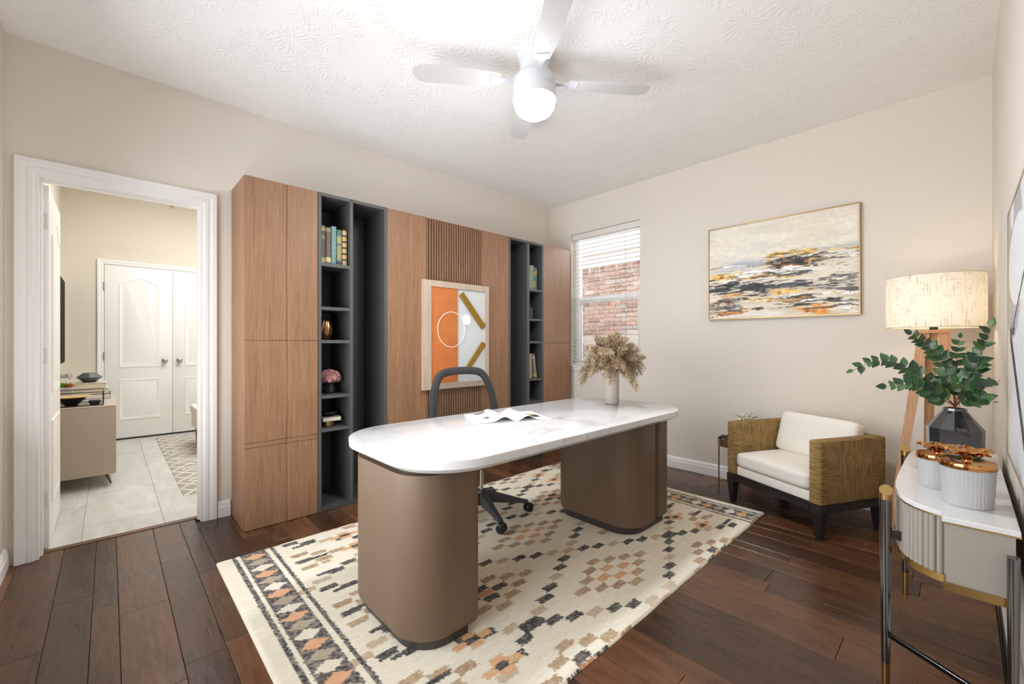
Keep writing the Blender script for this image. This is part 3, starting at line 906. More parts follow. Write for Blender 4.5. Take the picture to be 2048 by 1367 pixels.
# pink flowers in a glass jar
fj = thing('glass_jar', 'small glass jar with green stems under the pink flowers', 'jar', (-3.12, 1.155, 0.793))
lathe('body', [(0.0, 0.001), (0.030, 0.001), (0.034, 0.01), (0.034, 0.045), (0.028, 0.058), (0.031, 0.066), (0.029, 0.066), (0.026, 0.058), (0.031, 0.045), (0.031, 0.008), (0.0, 0.006)], GLASS, fj, (-3.12, 1.155, 0.7935), 28)
fb = thing('flower_bouquet', 'dusty pink hydrangea bouquet on the charcoal shelf', 'flowers', (-3.12, 1.155, 0.86))
PINKS = [mat('petal_%s' % n, c, 0.7) for n, c in (('rose', (188, 122, 124)), ('mauve', (164, 100, 108)), ('blush', (214, 158, 152)))]
GREEN = mat('stem_green', (86, 104, 56), 0.6)
for i in range(6):
    a = i * 1.05
    tube('stem', [(-3.12 + 0.012 * math.cos(a), 1.155 + 0.012 * math.sin(a), 0.806), (-3.12 + 0.02 * math.cos(a + 0.6), 1.155 + 0.02 * math.sin(a + 0.6), 0.875)], 0.003, GREEN, fb, 5)
def floret_mesh(m):
    V, F = [], []
    for k in range(5):
        a = 2 * math.pi * k / 5
        ca, sa = math.cos(a), math.sin(a)
        b = len(V)
        for (r, w, z) in ((0.001, 0.0, 0.0), (0.008, 0.006, 0.003), (0.013, 0.0035, 0.001), (0.013, -0.0035, 0.001), (0.008, -0.006, 0.003)):
            V.append((r * ca - w * sa, r * sa + w * ca, z))
        F.append((b, b + 1, b + 2, b + 3, b + 4))
    return raw_mesh('floret', V, F, m)
flm = [floret_mesh(m) for m in PINKS]
rf = random.Random(11)
def in_fronds(n, c, rad, squash):
    for i in range(n):
        z = 1 - 1.25 * (i + 0.5) / n; a = i * 2.39996
        s = math.sqrt(max(0, 1 - z * z)); d = Vector((s * math.cos(a), s * math.sin(a), z))
        yield Vector(c) + Vector((d.x * rad[0], d.y * rad[1], d.z * rad[2])) * rf.uniform(0.88, 1.05), d
for p, d in in_fronds(110, (-3.12, 1.147, 0.898), (0.062, 0.080, 0.062), 1):
    if p.y < 1.054: continue
    inst('floret', flm[rf.randrange(3)], fb, p, d.to_track_quat('Z', 'Y').to_euler(), (1.15, 1.15, 1.15))
lathe('flower_core', [(0.0, -0.04), (0.045, -0.025), (0.055, 0.0), (0.045, 0.03), (0.0, 0.045)], PINKS[1], fb, (-3.12, 1.152, 0.898), 16)
# brass bowl and books on the low shelf
bb = thing('brass_stand', 'short round brass stand on the low charcoal shelf', 'stand', (-3.12, 1.14, 0.565))
lathe('base', [(0.0, 0.0), (0.042, 0.0), (0.042, 0.03), (0.038, 0.034), (0.0, 0.034)], BRASS, bb, (-3.12, 1.14, 0.5655), 32)
wb = thing('stacked_book', 'greyish book lying on the brass stand', 'book', (-3.12, 1.14, 0.6))
box('cover', -3.19, -3.05, 1.075, 1.205, 0.6003, 0.632, mat('grey_cover', (120, 116, 112), 0.6), wb, 0.002)
box('page_block', -3.185, -3.0485, 1.08, 1.2, 0.604, 0.628, PAPER, wb)
db = thing('glass_dome_bowl', 'dark glass bowl resting on the greyish book', 'bowl', (-3.12, 1.14, 0.633))
lathe('bowl', [(0.0, 0.0), (0.03, 0.0), (0.055, 0.018), (0.06, 0.032), (0.057, 0.032), (0.05, 0.018), (0.028, 0.004), (0.0, 0.004)], mat('dark_glaze', (40, 36, 36), 0.15), db, (-3.12, 1.14, 0.6325), 32)
# dark bottles on the far shelf
for (yy, xx, lab, hh) in ((3.165, -3.08, 'dark square bottle with stopper on the far shelf', 0.12), (3.118, -3.16, 'smaller dark bottle behind the square one on the far shelf', 0.10)):
    bo = thing('glass_bottle', lab, 'bottle', (xx, yy, 1.4))
    box('body', xx - 0.026, xx + 0.026, yy - 0.026, yy + 0.026, 1.4003, 1.4 + hh, mat('bottle_smoke', (58, 50, 46), 0.15), bo, 0.006)
    lathe('stopper', [(0.008, 0), (0.008, 0.01), (0.014, 0.012), (0.014, 0.024), (0.0, 0.028)], BLACK, bo, (xx, yy, 1.4 + hh), 16)

# ------------------------------------------------------------------ framed art on the slats
fa = thing('framed_art', 'pale wood framed art of orange leather, gold bars and white circles', 'wall art', (-2.98, 2.17, 0.77))
A0, A1, B0, B1 = 1.829, 2.512, 0.772, 1.664
ax0, ax1 = CX1 - 0.0025, -2.962
fw = 0.052
def frame_bar(p, name='frame_bar'):
    V = [(ax0, a, b) for a, b in p] + [(ax1, a, b) for a, b in p]
    o = pyd(name, V, [(0, 1, 2, 3), (7, 6, 5, 4), (0, 4, 5, 1), (1, 5, 6, 2), (2, 6, 7, 3), (3, 7, 4, 0)], PALEWOOD, fa)
    bm = bmesh.new(); bm.from_mesh(o.data); bmesh.ops.recalc_face_normals(bm, faces=bm.faces); bm.to_mesh(o.data); bm.free()
i0, i1, j0, j1 = A0 + 0.072, A1 - fw + 0.014, B0 + 0.048, B1 - 0.05
frame_bar([(A0, B0), (A0, B1), (i0, j1), (i0, j0)]); frame_bar([(A1, B0), (A1, B1), (i1, j1), (i1, j0)])
frame_bar([(A0, B1), (A1, B1), (i1, j1), (i0, j1)]); frame_bar([(A0, B0), (A1, B0), (i1, j0), (i0, j0)])
bx = -2.978
box('backing_board', ax0 + 0.001, bx, i0, i1, j0, j1, mat('art_white', (208, 210, 210), 0.7), fa)
box('orange_panel', bx, bx + 0.008, i0 + 0.0005, 2.171, j0 + 0.0005, j1 - 0.0005, mat('orange_leather', (200, 114, 56), 0.6, var=0.1, vscale=9, bump=0.1, bscale=120), fa)
def bar_yz(name, p, q, w, x0, x1, m, par):
    d = Vector((0, q[0] - p[0], q[1] - p[1])); L = d.length; an = math.atan2(d.z, d.y)
    xf = Matrix.Translation((0, p[0], p[1])) @ Matrix.Rotation(an, 4, 'X')
    return box(name, x0, x1, 0, L, -w / 2, w / 2, m, par, 0.001, 1, xf)
GOLDBAR = mat('gold_bar', (176, 140, 62), 0.35, 0.85)
bar_yz('gold_bar', (2.205, 1.575), (2.452, 1.295), 0.05, bx, bx + 0.018, GOLDBAR, fa)
bar_yz('gold_bar', (2.455, 1.150), (2.256, 0.910), 0.042, bx, bx + 0.018, GOLDBAR, fa)
ring = [(bx + 0.0095, 2.105 + 0.14 * math.cos(a), 1.266 + 0.148 * math.sin(a)) for a in [2 * math.pi * i / 64 for i in range(65)]]
WHITEM = mat('art_bright_white', (245, 244, 240), 0.5)
tube('white_ring', ring, 0.0028, WHITEM, fa, 6)
dv = [(bx, 2.268 + 0.043 * math.cos(2 * math.pi * i / 40), 1.352 + 0.046 * math.sin(2 * math.pi * i / 40)) for i in range(40)]
pyd('white_disc', dv + [(v[0] + 0.01, v[1], v[2]) for v in dv], [tuple(range(40, 80)), tuple(range(39, -1, -1))] + [(i, (i + 1) % 40, 40 + (i + 1) % 40, 40 + i) for i in range(40)], WHITEM, fa)

# ------------------------------------------------------------------ rug
RX0, RX1, RY0, RY1 = -2.662, -0.917, 0.403, 3.215
nu, nv = 330, 536
gx = np.linspace(RX0, RX1, nu); gy = np.linspace(RY0, RY1, nv)
X, Yg = np.meshgrid(gx, gy)
nz = lambda s, sx, sy: vnoise(X * sx, Yg * sy, s)
jag = (vnoise(X * 170, Yg * 60, 3) - 0.5) * 0.020
jx = (vnoise(X * 40, Yg * 200, 4) - 0.5) * 0.006
cream = np.array((240, 231, 211.)); dark = np.array((62, 60, 60.)); 
C = np.ones((nv, nu, 3)) * cream
C *= (0.93 + 0.12 * fbm(X * 3, Yg * 1.5, 9, 4))[..., None]
C *= (0.97 + 0.06 * vnoise(X * 260, Yg * 30, 5))[..., None]
def paint(mask, col, tex=0.35, light=(226, 214, 190), seed=21):
    f = np.clip((vnoise(X * 150, Yg * 150 + seed, seed) - 0.5) * 2.4 + 0.5, 0, 1) * tex
    c = np.array(col)[None, None] * (1 - f[..., None]) + np.array(light)[None, None] * f[..., None]
    C[mask] = c[mask]
PX, PY = 0.0417, 0.0836
yj = Yg + jag; xj = X + jx
def block(cx, cy, col, sx=PX * 0.92, sy=PY * 0.94, tex=0.3):
    paint((np.abs(xj - cx) < sx / 2) & (np.abs(yj - cy) < sy / 2), col, tex, seed=int(abs(cx * 97 + cy * 31)) % 50 + 20)
fy0, fy1 = 0.69, 2.93
cxs = -1.196; cyc = 1.83
rk = random.Random(2)
big_nodes = []
for k in range(-6, 4):
    for m in range(-2, 3):
        vx, vy = cxs + 0.2919 * k, cyc + 0.5852 * m
        if (k + m) % 2 == 0:
            # medallion centre
            if not (fy0 - 0.2 < vy < fy1 + 0.2): continue
            for a in range(-3, 4):
                for b in range(-3, 4):
                    s = abs(a) + abs(b)
                    x2, y2 = vx + a * PX, vy + b * PY
                    if not (fy0 + 0.03 < y2 < fy1 - 0.03): continue
                    if s == 3: block(x2, y2, (178, 150, 116) if rk.random() < 0.6 else (166, 134, 104), tex=0.4)
                    elif s == 1: block(x2, y2, (220, 166, 118) if m == 0 else (74, 68, 64), tex=0.35)
                    elif s == 0 and m != 0: block(x2, y2, (210, 150, 108), tex=0.2)
        else:
            for i in range(0, 8):
                for sx in (-1, 1):
                    for sy in (-1, 1):
                        x2, y2 = vx + sx * i * PX, vy + sy * i * PY
                        if not (fy0 + 0.03 < y2 < fy1 - 0.03): continue
                        if i == 0: pass
                        elif i in (1, 4): block(x2, y2, (198, 178, 150), tex=0.4)
                        elif i == 7: block(x2, y2, (192, 168, 138), tex=0.4)
                        else: block(x2, y2, (58, 57, 58), tex=0.42)
            big_nodes.append((vx, vy, m))
for vx, vy, m in big_nodes:
    if m in (-1, 1): block(vx, vy, (56, 54, 54), PX * 1.4, PY * 1.35, 0.38)
    else: block(vx, vy, (192, 168, 138), tex=0.4)
# little crosses near both ends
for yy in (1.012, 2.697):
    for i in range(-8, 3):
        x2 = -1.115 - 0.0 + 0.175 * i
        if not (RX0 + 0.05 < x2 < RX1 - 0.05): continue
        for a, b in ((1, 0), (-1, 0), (0, 1), (0, -1)): block(x2 + a * 0.03, yy + b * 0.055, (222, 168, 122), 0.034, 0.06, 0.4)
        block(x2, yy, (70, 62, 58), 0.03, 0.055, 0.3)
for yy in (0.80, 2.86):
    for i in range(-9, 3):
        x2 = -1.03 + 0.19 * i
        block(x2, yy, (58, 56, 56), 0.022, 0.12, 0.35)
        if i % 2: block(x2 + 0.08, yy + 0.02, (186, 156, 122), 0.03, 0.05, 0.4)
# end borders
def ystripe(d0, d1, col, tex):
    for mk in ((Yg + jag * 0.35 - RY0 > d0) & (Yg + jag * 0.35 - RY0 < d1), (RY1 - Yg + jag * 0.35 > d0) & (RY1 - Yg + jag * 0.35 < d1)):
        paint(mk, col, tex)
ystripe(0.066, 0.086, (66, 64, 66), 0.5)
ystripe(0.102, 0.222, (70, 67, 68), 0.5)
ystripe(0.244, 0.262, (66, 64, 66), 0.5)
for end in (0, 1):
    yc = RY0 + 0.162 if end == 0 else RY1 - 0.162
    for i in range(24):
        xc = -2.585 + 0.0752 * i
        if not (RX0 + 0.02 < xc < RX1 - 0.01): continue
        col = [(222, 166, 126), (172, 158, 138), (232, 224, 206)][i % 3]
        mk = (np.abs(X + jx * 2 - xc) / 0.036 + np.abs(Yg + jag * 0.6 - yc) / 0.056) < 1.0
        paint(mk, col, 0.25)
zt = 0.013 + 0.0006 * (vnoise(X * 250, Yg * 250, 77) - 0.5)
ed = np.minimum(np.minimum(X - RX0, RX1 - X), np.minimum(Yg - RY0, RY1 - Yg))
zt = np.where(ed < 0.02, zt - 0.010 * (1 - np.sqrt(np.clip(1 - (1 - ed / 0.02) ** 2, 0, 1))), zt)
wob = 0.004 * (vnoise(Yg * 9, X * 0, 51) - 0.5)
P = np.stack([X + wob, Yg, zt], -1)
P[0, :, 2] = P[-1, :, 2] = 0.0006; P[:, 0, 2] = P[:, -1, 2] = 0.0006
rug = color_grid('area_rug', P, C, vcol_mat('woven_wool', 0.95, 0.5, 320, 0.004, (1, 0.35, 1)))
tag(rug, 'cream flatweave rug with dark and orange stepped diamonds under the desk', 'rug')
RT = 0.0136

# ------------------------------------------------------------------ desk
dk = thing('desk', 'long white marble desk on two rounded taupe leather pedestals', 'desk', (-1.6, 1.72, 0))
TX0, TX1, TY0, TY1, TZ = -2.0, -1.18, 0.735, 2.715, 0.74
def marble_top(name, rings, m, parent):
    V, F = [], []
    n = len(rings[0][0])
    for pts, z in rings: V += [(p[0], p[1], z) for p in pts]
    for r in range(len(rings) - 1):
        for i in range(n):
            a, b = r * n + i, r * n + (i + 1) % n
            F.append((a, b, b + n, a + n))
    F.append(tuple(range((len(rings) - 1) * n, len(rings) * n))); F.append(tuple(reversed(range(n))))
    return pyd(name, V, F, m, parent, None, 30)
def topring(d, r): return rrect(TX0 + d, TX1 - d, TY0 + d, TY1 - d, r - d, 14)
marble_top('marble_top', [(topring(0.032, 0.27), TZ - 0.052), (topring(0.010, 0.27), TZ - 0.038), (topring(0.002, 0.27), TZ - 0.032), (topring(0.0, 0.27), TZ - 0.004), (topring(0.001, 0.27), TZ - 0.001), (topring(0.003, 0.27), TZ)], MARBLE, dk)
DARKP = mat('dark_bronze_plinth', (58, 53, 48), 0.4)
def pedestal(poly_shell, poly_core, extra=None):
    prism('leather_shell', poly_shell, RT + 0.032, 0.665, LEATHER, dk, 0.014, 0.028, 5)
    prism('plinth', poly_core, RT + 0.0003, RT + 0.034, DARKP, dk)
    prism('top_spacer', poly_core, 0.664, TZ - 0.0515, DARKP, dk)
# near pedestal: wraps round the near end
pedestal(rrect(-1.90, -1.315, 0.775, 1.075, (0.15, 0.15, 0.03, 0.03), 12), rrect(-1.875, -1.335, 0.80, 1.03, (0.135, 0.135, 0.01, 0.01), 10))
# far pedestal: big shell toward the seat plus a narrow outer shell
pedestal(rrect(-1.91, -1.30, 2.185, 2.468, (0.13, 0.15, 0.03, 0.03), 12), rrect(-1.89, -1.325, 2.20, 2.635, (0.12, 0.13, 0.06, 0.06), 10))
prism('outer_shell', rrect(-1.90, -1.305, 2.494, 2.645, (0.03, 0.03, 0.05, 0.05), 8), RT + 0.036, 0.672, LEATHER, dk, 0.014, 0.022, 5)
box('reveal_core', -1.87, -1.328, 2.46, 2.51, RT + 0.034, 0.66, DARKP, dk)

# open magazine
mg = thing('magazine', 'open glossy magazine lying on the marble desk', 'magazine', (-1.72, 1.56, TZ))
sp = Vector((-1.60, 1.545, 0)); sq = Vector((-1.865, 1.655, 0))   # spine foot to spine head
sdir = (sq - sp).normalized(); side = Vector((-sdir.y, sdir.x, 0)) # toward +Y? 
if side.y < 0: side = -side
H_ = 0.285; W_ = 0.205
def page(name, sgn, seed):
    n1, n2 = 40, 50
    u = np.linspace(0, 1, n1); v = np.linspace(0, 1, n2)
    U, Vv = np.meshgrid(u, v)
    lift = 0.024 * np.exp(-((U - 0.32) / 0.2) ** 2) * (1 - np.exp(-(U / 0.09) ** 2)) + 0.0035
    Px = sp.x + sdir.x * H_ * Vv + sgn * side.x * W_ * U
    Py = sp.y + sdir.y * H_ * Vv + sgn * side.y * W_ * U
    Pp = np.stack([Px, Py, TZ + lift], -1)
    c = np.ones((n2, n1, 3)) * 240
    if sgn < 0:
        m = ((U - 0.62) / 0.08) ** 2 + ((Vv - 0.42) / 0.09) ** 2 < 1; c[m] = (60, 52, 50)
        m = ((U - 0.66) / 0.055) ** 2 + ((Vv - 0.36) / 0.07) ** 2 < 1; c[m] = (205, 178, 160)
        m = (U > 0.45) & (U < 0.75) & (Vv > 0.86) & (Vv < 0.97); c[m] = (70, 64, 66)
        m = (U > 0.15) & (U < 0.38) & (Vv > 0.80) & (Vv < 0.97); c[m] = (196, 180, 176)
    else:
        m = (U > 0.42) & (U < 0.86) & (Vv > 0.28) & (Vv < 0.60); c[m] = (178, 160, 110)
        m = (U > 0.66) & (U < 0.86) & (Vv > 0.28) & (Vv < 0.48); c[m] = (50, 46, 40)
        for t0 in np.arange(0.66, 0.9, 0.035):
            m = (U > 0.25) & (U < 0.45) & (np.abs(Vv - t0) < 0.008); c[m] = (150, 150, 150)
    o = color_grid(name, Pp, c, vcol_mat('printed_paper', 0.3), mg)
    md = o.modifiers.new('thick', 'SOLIDIFY'); md.thickness = 0.0016; md.offset = -1
    return o
page('page', -1, 1); page('page', 1, 2)
for sgn in (-1, 1):
    a = sp; pts = [a, a + sdir * H_, a + sdir * H_ + side * sgn * (W_ + 0.004), a + side * sgn * (W_ + 0.004)]
    pyd('cover', [(p.x, p.y, TZ + 0.0004) for p in pts] + [(p.x, p.y, TZ + 0.0012) for p in pts], [(0, 1, 2, 3), (4, 5, 6, 7), (0, 1, 5, 4), (1, 2, 6, 5), (2, 3, 7, 6), (3, 0, 4, 7)], WHITEM, mg)

# fluted vase with dried grass on the desk
VX, VY = -1.640, 2.485
fv = thing('fluted_vase', 'tall fluted beige ceramic vase holding dried grass on the desk', 'vase', (VX, VY, TZ))
lathe('body', [(0.042, 0.0), (0.047, 0.006), (0.048, 0.19), (0.047, 0.215), (0.040, 0.215), (0.040, 0.02), (0.0, 0.015)], mat('beige_ceramic', (186, 176, 166), 0.55), fv, (VX, VY, TZ + 0.0003), 96, None, 24, 0.022, 60)
def make_grass(name, a, b):
    t = NT(name); t.set(Roughness=0.85)
    oi = t.node('ShaderNodeObjectInfo'); n = t.noise(t.pos(), 90, 2)
    t.color(t.ramp(n, [(0.3, lin(a)), (0.7, lin(b))]))
    return t.m
GRASS = make_grass('dried_grass', (150, 128, 96), (206, 188, 156))
pg = thing('dried_grass_bunch', 'drooping bunch of fluffy beige dried grass in the desk vase', 'dried flowers', (VX, VY, TZ + 0.2))
rp = random.Random(9)
for i in range(92):
    a = i * 2.39996 + rp.uniform(-0.2, 0.2); el = ((i * 7) % 46) / 45
    th_ = math.radians(86 - 58 * el + rp.uniform(-7, 7)); L0 = 0.262 - 0.004 * el + rp.uniform(-0.025, 0.02)
    dr_ = 0.02 + 0.16 * el ** 1.7 + rp.uniform(-0.02, 0.02)
    ca, sa = math.cos(a), math.sin(a)
    pts = [(VX + 0.012 * ca, VY + 0.012 * sa, 0.945)]
    for q_ in (0.0, 0.3, 0.6, 0.85, 1.05):
        rr_ = 0.018 + math.cos(th_) * L0 * q_ * 0.92
        pts.append((VX + rr_ * ca, VY + rr_ * sa, 0.952 + math.sin(th_) * L0 * q_ - dr_ * q_ ** 2.4))
    cv_ = bezier(pts, 10)
    V, F = tube_geo(cv_[:36], 0.0012, 4)
    L_ = len(cv_)
    for q in range(280):
        t = rp.uniform(0.40, 1.0); j = min(L_ - 2, int(t * (L_ - 1)))
        p = cv_[j].lerp(cv_[j + 1], rp.random()); d = (cv_[j + 1] - cv_[j]).normalized()
        rnd = Vector((rp.gauss(0, 1), rp.gauss(0, 1), rp.gauss(0, 1))).normalized()
        ax = (d * 0.75 + rnd * 0.85 + Vector((0, 0, -0.15))).normalized()
        ln = rp.uniform(0.014, 0.030) * (1.15 - 0.5 * abs(t - 0.65)); w = rp.uniform(0.0018, 0.0034)
        s = ax.cross(rnd).normalized() * w
        base = p + rnd * rp.uniform(0.001, 0.020); b = len(V)
        V += [base, base + ax * ln * 0.5 + s, base + ax * ln, base + ax * ln * 0.5 - s]
        F.append((b, b + 1, b + 2, b + 3))
    pyd('plume', V, F, GRASS, pg)

# ------------------------------------------------------------------ office chair
OX, OY = -2.20, 1.80
oc = thing('office_chair', 'black mesh-back swivel office chair behind the marble desk', 'office chair', (OX, OY, RT))
CHM = mat('chair_dark_plastic', (58, 58, 57), 0.5)
for kk in range(5):
    an = math.radians(-17 + 72 * kk); ca, sa = math.cos(an), math.sin(an)
    T = Matrix.Translation((OX, OY, RT)) @ Matrix.Rotation(an, 4, 'Z')
    prof = [(0.0, 0.150, 0.090, 0.036), (0.06, 0.150, 0.088, 0.033), (0.16, 0.120, 0.076, 0.025), (0.27, 0.088, 0.064, 0.018), (0.315, 0.078, 0.060, 0.016)]
    V, F = [], []
    for (x, zt_, zb_, w) in prof: V += [(x, -w, zb_), (x, w, zb_), (x, w * 0.7, zt_), (x, -w * 0.7, zt_)]
    for i in range(4):
        for j in range(4):
            a, b = i * 4 + j, i * 4 + (j + 1) % 4; F.append((a, b, b + 4, a + 4))
    F += [(3, 2, 1, 0), (16, 17, 18, 19)]
    lg = pyd('leg', V, F, CHM, oc, T)
    T2 = Matrix.Translation((OX + 0.318 * ca, OY + 0.318 * sa, RT + 0.031)) @ Matrix.Rotation(an + 0.7, 4, 'Z') @ Matrix.Rotation(math.pi / 2, 4, 'X')
    wp = [(0.008, -0.026), (0.024, -0.026), (0.029, -0.022), (0.030, -0.006), (0.022, -0.004), (0.022, 0.004), (0.030, 0.006), (0.029, 0.022), (0.024, 0.026), (0.008, 0.026)]
    cs = lathe('caster', wp, BLACK, oc, seg=24, xf=T2)
    tube('caster_stem', [(OX + 0.305 * ca, OY + 0.305 * sa, RT + 0.04), (OX + 0.305 * ca, OY + 0.305 * sa, RT + 0.078)], 0.007, CHM, cs, 8)
lathe('hub', [(0.0, 0.07), (0.036, 0.07), (0.040, 0.09), (0.040, 0.15), (0.030, 0.165), (0.0, 0.165)], CHM, oc, (OX, OY, RT), 24)
lathe('gas_lift', [(0.014, 0.15), (0.014, 0.36)], CHROME, oc, (OX, OY, RT), 20)
lathe('lift_sleeve', [(0.028, 0.0), (0.030, 0.01), (0.030, 0.12), (0.026, 0.125)], CHM, oc, (OX, OY, 0.315), 20)
box('tilt_mechanism', OX - 0.12, OX + 0.08, OY - 0.07, OY + 0.07, 0.42, 0.47, CHM, oc, 0.012)
SEATF = mat('chair_seat_fabric', (70, 70, 70), 0.9, bump=0.2, bscale=600)
prism('seat', rrect(OX - 0.22, OX + 0.25, OY - 0.245, OY + 0.245, 0.09, 8), 0.472, 0.535, SEATF, oc, 0.022, 0.018, 4)
# backrest frame: inverted U, leaning back
def bp(y, z):
    lean = max(0, z - 0.5)
    return Vector((OX - 0.205 - 0.13 * lean - 0.03 * (1 - (y / 0.29) ** 2), OY + 0.045 + y, z))
half = [(0.285, 0.52), (0.278, 0.62), (0.262, 0.74), (0.238, 0.84), (0.205, 0.905), (0.16, 0.938), (0.08, 0.950), (0.0, 0.952)]
outl = [(-a, b) for a, b in half] + [(a, b) for a, b in reversed(half[:-1])]
path = bezier([bp(a, b) for a, b in outl], 6)
V, F = [], []
nP = len(path)
for i, p in enumerate(path):
    d = (path[min(i + 1, nP - 1)] - path[max(i - 1, 0)]).normalized()
    nrm = Vector((1, 0, 0.12)).normalized(); s = d.cross(nrm).normalized()
    w, h = 0.027, 0.013
    for (a, b) in ((-1, -0.6), (-0.6, -1), (0.6, -1), (1, -0.6), (1, 0.6), (0.6, 1), (-0.6, 1), (-1, 0.6)):
        V.append(p + s * a * w + nrm * b * h)
for i in range(nP - 1):
    for k in range(8):
        a, b = i * 8 + k, i * 8 + (k + 1) % 8; F.append((a, b, b + 8, a + 8))
F += [tuple(range(7, -1, -1)), tuple(range((nP - 1) * 8, nP * 8))]
pyd('back_frame', V, F, CHM, oc, None, 40)
def make_meshfab():
    t = NT('chair_mesh_fabric'); t.n.remove(t.b)
    tr = t.node('ShaderNodeBsdfTransparent'); df = t.node('ShaderNodeBsdfDiffuse'); df.inputs[0].default_value = lin4((40, 40, 40))
    mx = t.node('ShaderNodeMixShader'); mx.inputs[0].default_value = 0.25
    t.link(tr.outputs[0], mx.inputs[1]); t.link(df.outputs[0], mx.inputs[2]); t.link(mx.outputs[0], t.out.inputs[0])
    return t.m
V, F = [], []
rowz = np.linspace(0.53, 0.935, 14)
def halfw(z):
    hz = [b for a, b in half]; ha = [a for a, b in half]
    return float(np.interp(z, hz, ha)) - 0.012
for z in rowz:
    for u in np.linspace(-1, 1, 13): V.append(bp(halfw(z) * u, z))
for i in range(13):
    for j in range(12):
        a = i * 13 + j; F.append((a, a + 1, a + 14, a + 13))
pyd('back_mesh', V, F, make_meshfab(), oc, None, 60)
tube('back_support', [(OX - 0.10, OY, 0.445), (OX - 0.22, OY + 0.02, 0.45), (OX - 0.245, OY + 0.04, 0.52)], [0.02, 0.022, 0.02], CHM, oc, 8)
tube('back_crossbar', [bp(-0.285, 0.525), bp(0, 0.525), bp(0.285, 0.525)], 0.016, CHM, oc, 8)

# ------------------------------------------------------------------ abstract landscape painting on the back wall
PXa, PXb, PZa, PZb = -1.514, -0.486, 1.351, 2.129
pa = thing('landscape_painting', 'abstract landscape canvas of black, ochre and cream streaks in thin gold frame', 'painting', ((PXa + PXb) / 2, YB, PZa))
nu, nv = 420, 317
u = np.linspace(0, 1, nu); v = np.linspace(0, 1, nv)
U, Vv = np.meshgrid(u, v)
wy = (fbm(U * 5, Vv * 9, 101, 5) - 0.5) * 0.11 + (fbm(U * 2.2, Vv * 3, 103, 3) - 0.5) * 0.06
fine = fbm(U * 9, Vv * 55, 105, 5, 0.62)
fine2 = fbm(U * 14, Vv * 90, 107, 4, 0.65)
fine3 = fbm(U * 40, Vv * 60, 109, 3, 0.6)
W = Vv + wy
C = np.ones((nv, nu, 3)) * np.array((238, 230, 217.))
def over(col, a):
    global C
    a = np.clip(a, 0, 1)[..., None]; C = C * (1 - a) + np.array(col)[None, None] * a
def blob(cu, cv, su, sv, tilt=0.0):
    return np.exp(-(((U - cu) / su) ** 4) - (((W - cv - tilt * (U - cu)) / sv) ** 2))
over((214, 214, 206), np.clip((fbm(U * 6, Vv * 12, 111, 4) - 0.5) * 4, 0, 0.45) * (Vv > 0.5))
over((226, 214, 192), np.clip((fbm(U * 4, Vv * 16, 112, 4) - 0.5) * 3, 0, 0.5))
low = np.clip((0.52 - W) * 9, 0, 1)
over((212, 196, 170), low * np.clip((fbm(U * 3, Vv * 12, 113, 5) - 0.42) * 4, 0, 0.8))
over((150, 166, 192), blob(0.40, 0.585, 0.28, 0.035, 0.10) * 0.75)
over((176, 186, 194), blob(0.16, 0.50, 0.22, 0.04, 0.12) * np.clip((fine - 0.35) * 4, 0, 1) * 0.9)
over((176, 184, 188), blob(0.85, 0.64, 0.2, 0.03) * 0.6)
def strokes(col, cu, cv, su, sv, tilt=0.0, th=0.46, gain=9.0, amt=1.0, f=None):
    f = fine if f is None else f
    b = blob(cu, cv, su, sv, tilt)
    a = np.clip((b - 0.42 - (th - 0.44) * 2.0 + (f - 0.5) * 2.4 + (fine2 - 0.5) * 1.6) * 4.5, 0, 1) * amt * np.clip(b * 5, 0, 1)
    k_ = np.clip(0.5 + (fine2 - 0.5) * 3.0 + (fine3 - 0.5) * 2.0, 0, 1)[..., None]
    base_ = np.array(col)[None, None] * (0.72 + 0.5 * k_) + 26 * (k_ - 0.4)
    global C
    C = C * (1 - a[..., None]) + base_ * a[..., None]
OC = (214, 164, 84); DKB = (48, 38, 34); BLK = (40, 42, 44)
strokes((222, 178, 104), 0.63, 0.615, 0.22, 0.032, 0.02, 0.40); strokes(OC, 0.12, 0.455, 0.16, 0.03, 0.03, 0.38)
strokes((222, 178, 104), 0.92, 0.60, 0.12, 0.014, 0, 0.42)
strokes((96, 88, 84), 0.80, 0.53, 0.22, 0.05, -0.02, 0.56, f=fine2)
strokes(DKB, 0.62, 0.535, 0.19, 0.062, 0.02, 0.42); strokes((118, 70, 36), 0.56, 0.50, 0.1, 0.02, 0, 0.5)
strokes(OC, 0.35, 0.42, 0.16, 0.018, 0, 0.48); strokes((222, 186, 120), 0.60, 0.395, 0.12, 0.022, 0, 0.45)
strokes(BLK, 0.22, 0.355, 0.26, 0.058, -0.02, 0.40); strokes(BLK, 0.42, 0.305, 0.12, 0.05, -0.02, 0.42)
strokes((58, 62, 66), 0.62, 0.43, 0.16, 0.022, 0.02, 0.50); strokes((66, 72, 80), 0.68, 0.30, 0.18, 0.028, 0.02, 0.44); strokes((92, 112, 142), 0.78, 0.295, 0.07, 0.016, 0, 0.45)
strokes((80, 76, 72), 0.92, 0.34, 0.13, 0.05, 0.05, 0.56, f=fine2); strokes((60, 54, 50), 0.93, 0.245, 0.1, 0.035, 0, 0.5, f=fine2)
strokes(OC, 0.60, 0.245, 0.14, 0.022, 0.02, 0.42); strokes((190, 128, 56), 0.20, 0.235, 0.16, 0.03, 0.10, 0.42); strokes((216, 172, 104), 0.36, 0.17, 0.2, 0.022, -0.02, 0.44)
strokes((150, 138, 122), 0.10, 0.13, 0.16, 0.10, 0, 0.46); strokes((110, 84, 58), 0.13, 0.19, 0.10, 0.035, 0.2, 0.46); strokes((128, 124, 120), 0.20, 0.10, 0.08, 0.03, 0, 0.46)
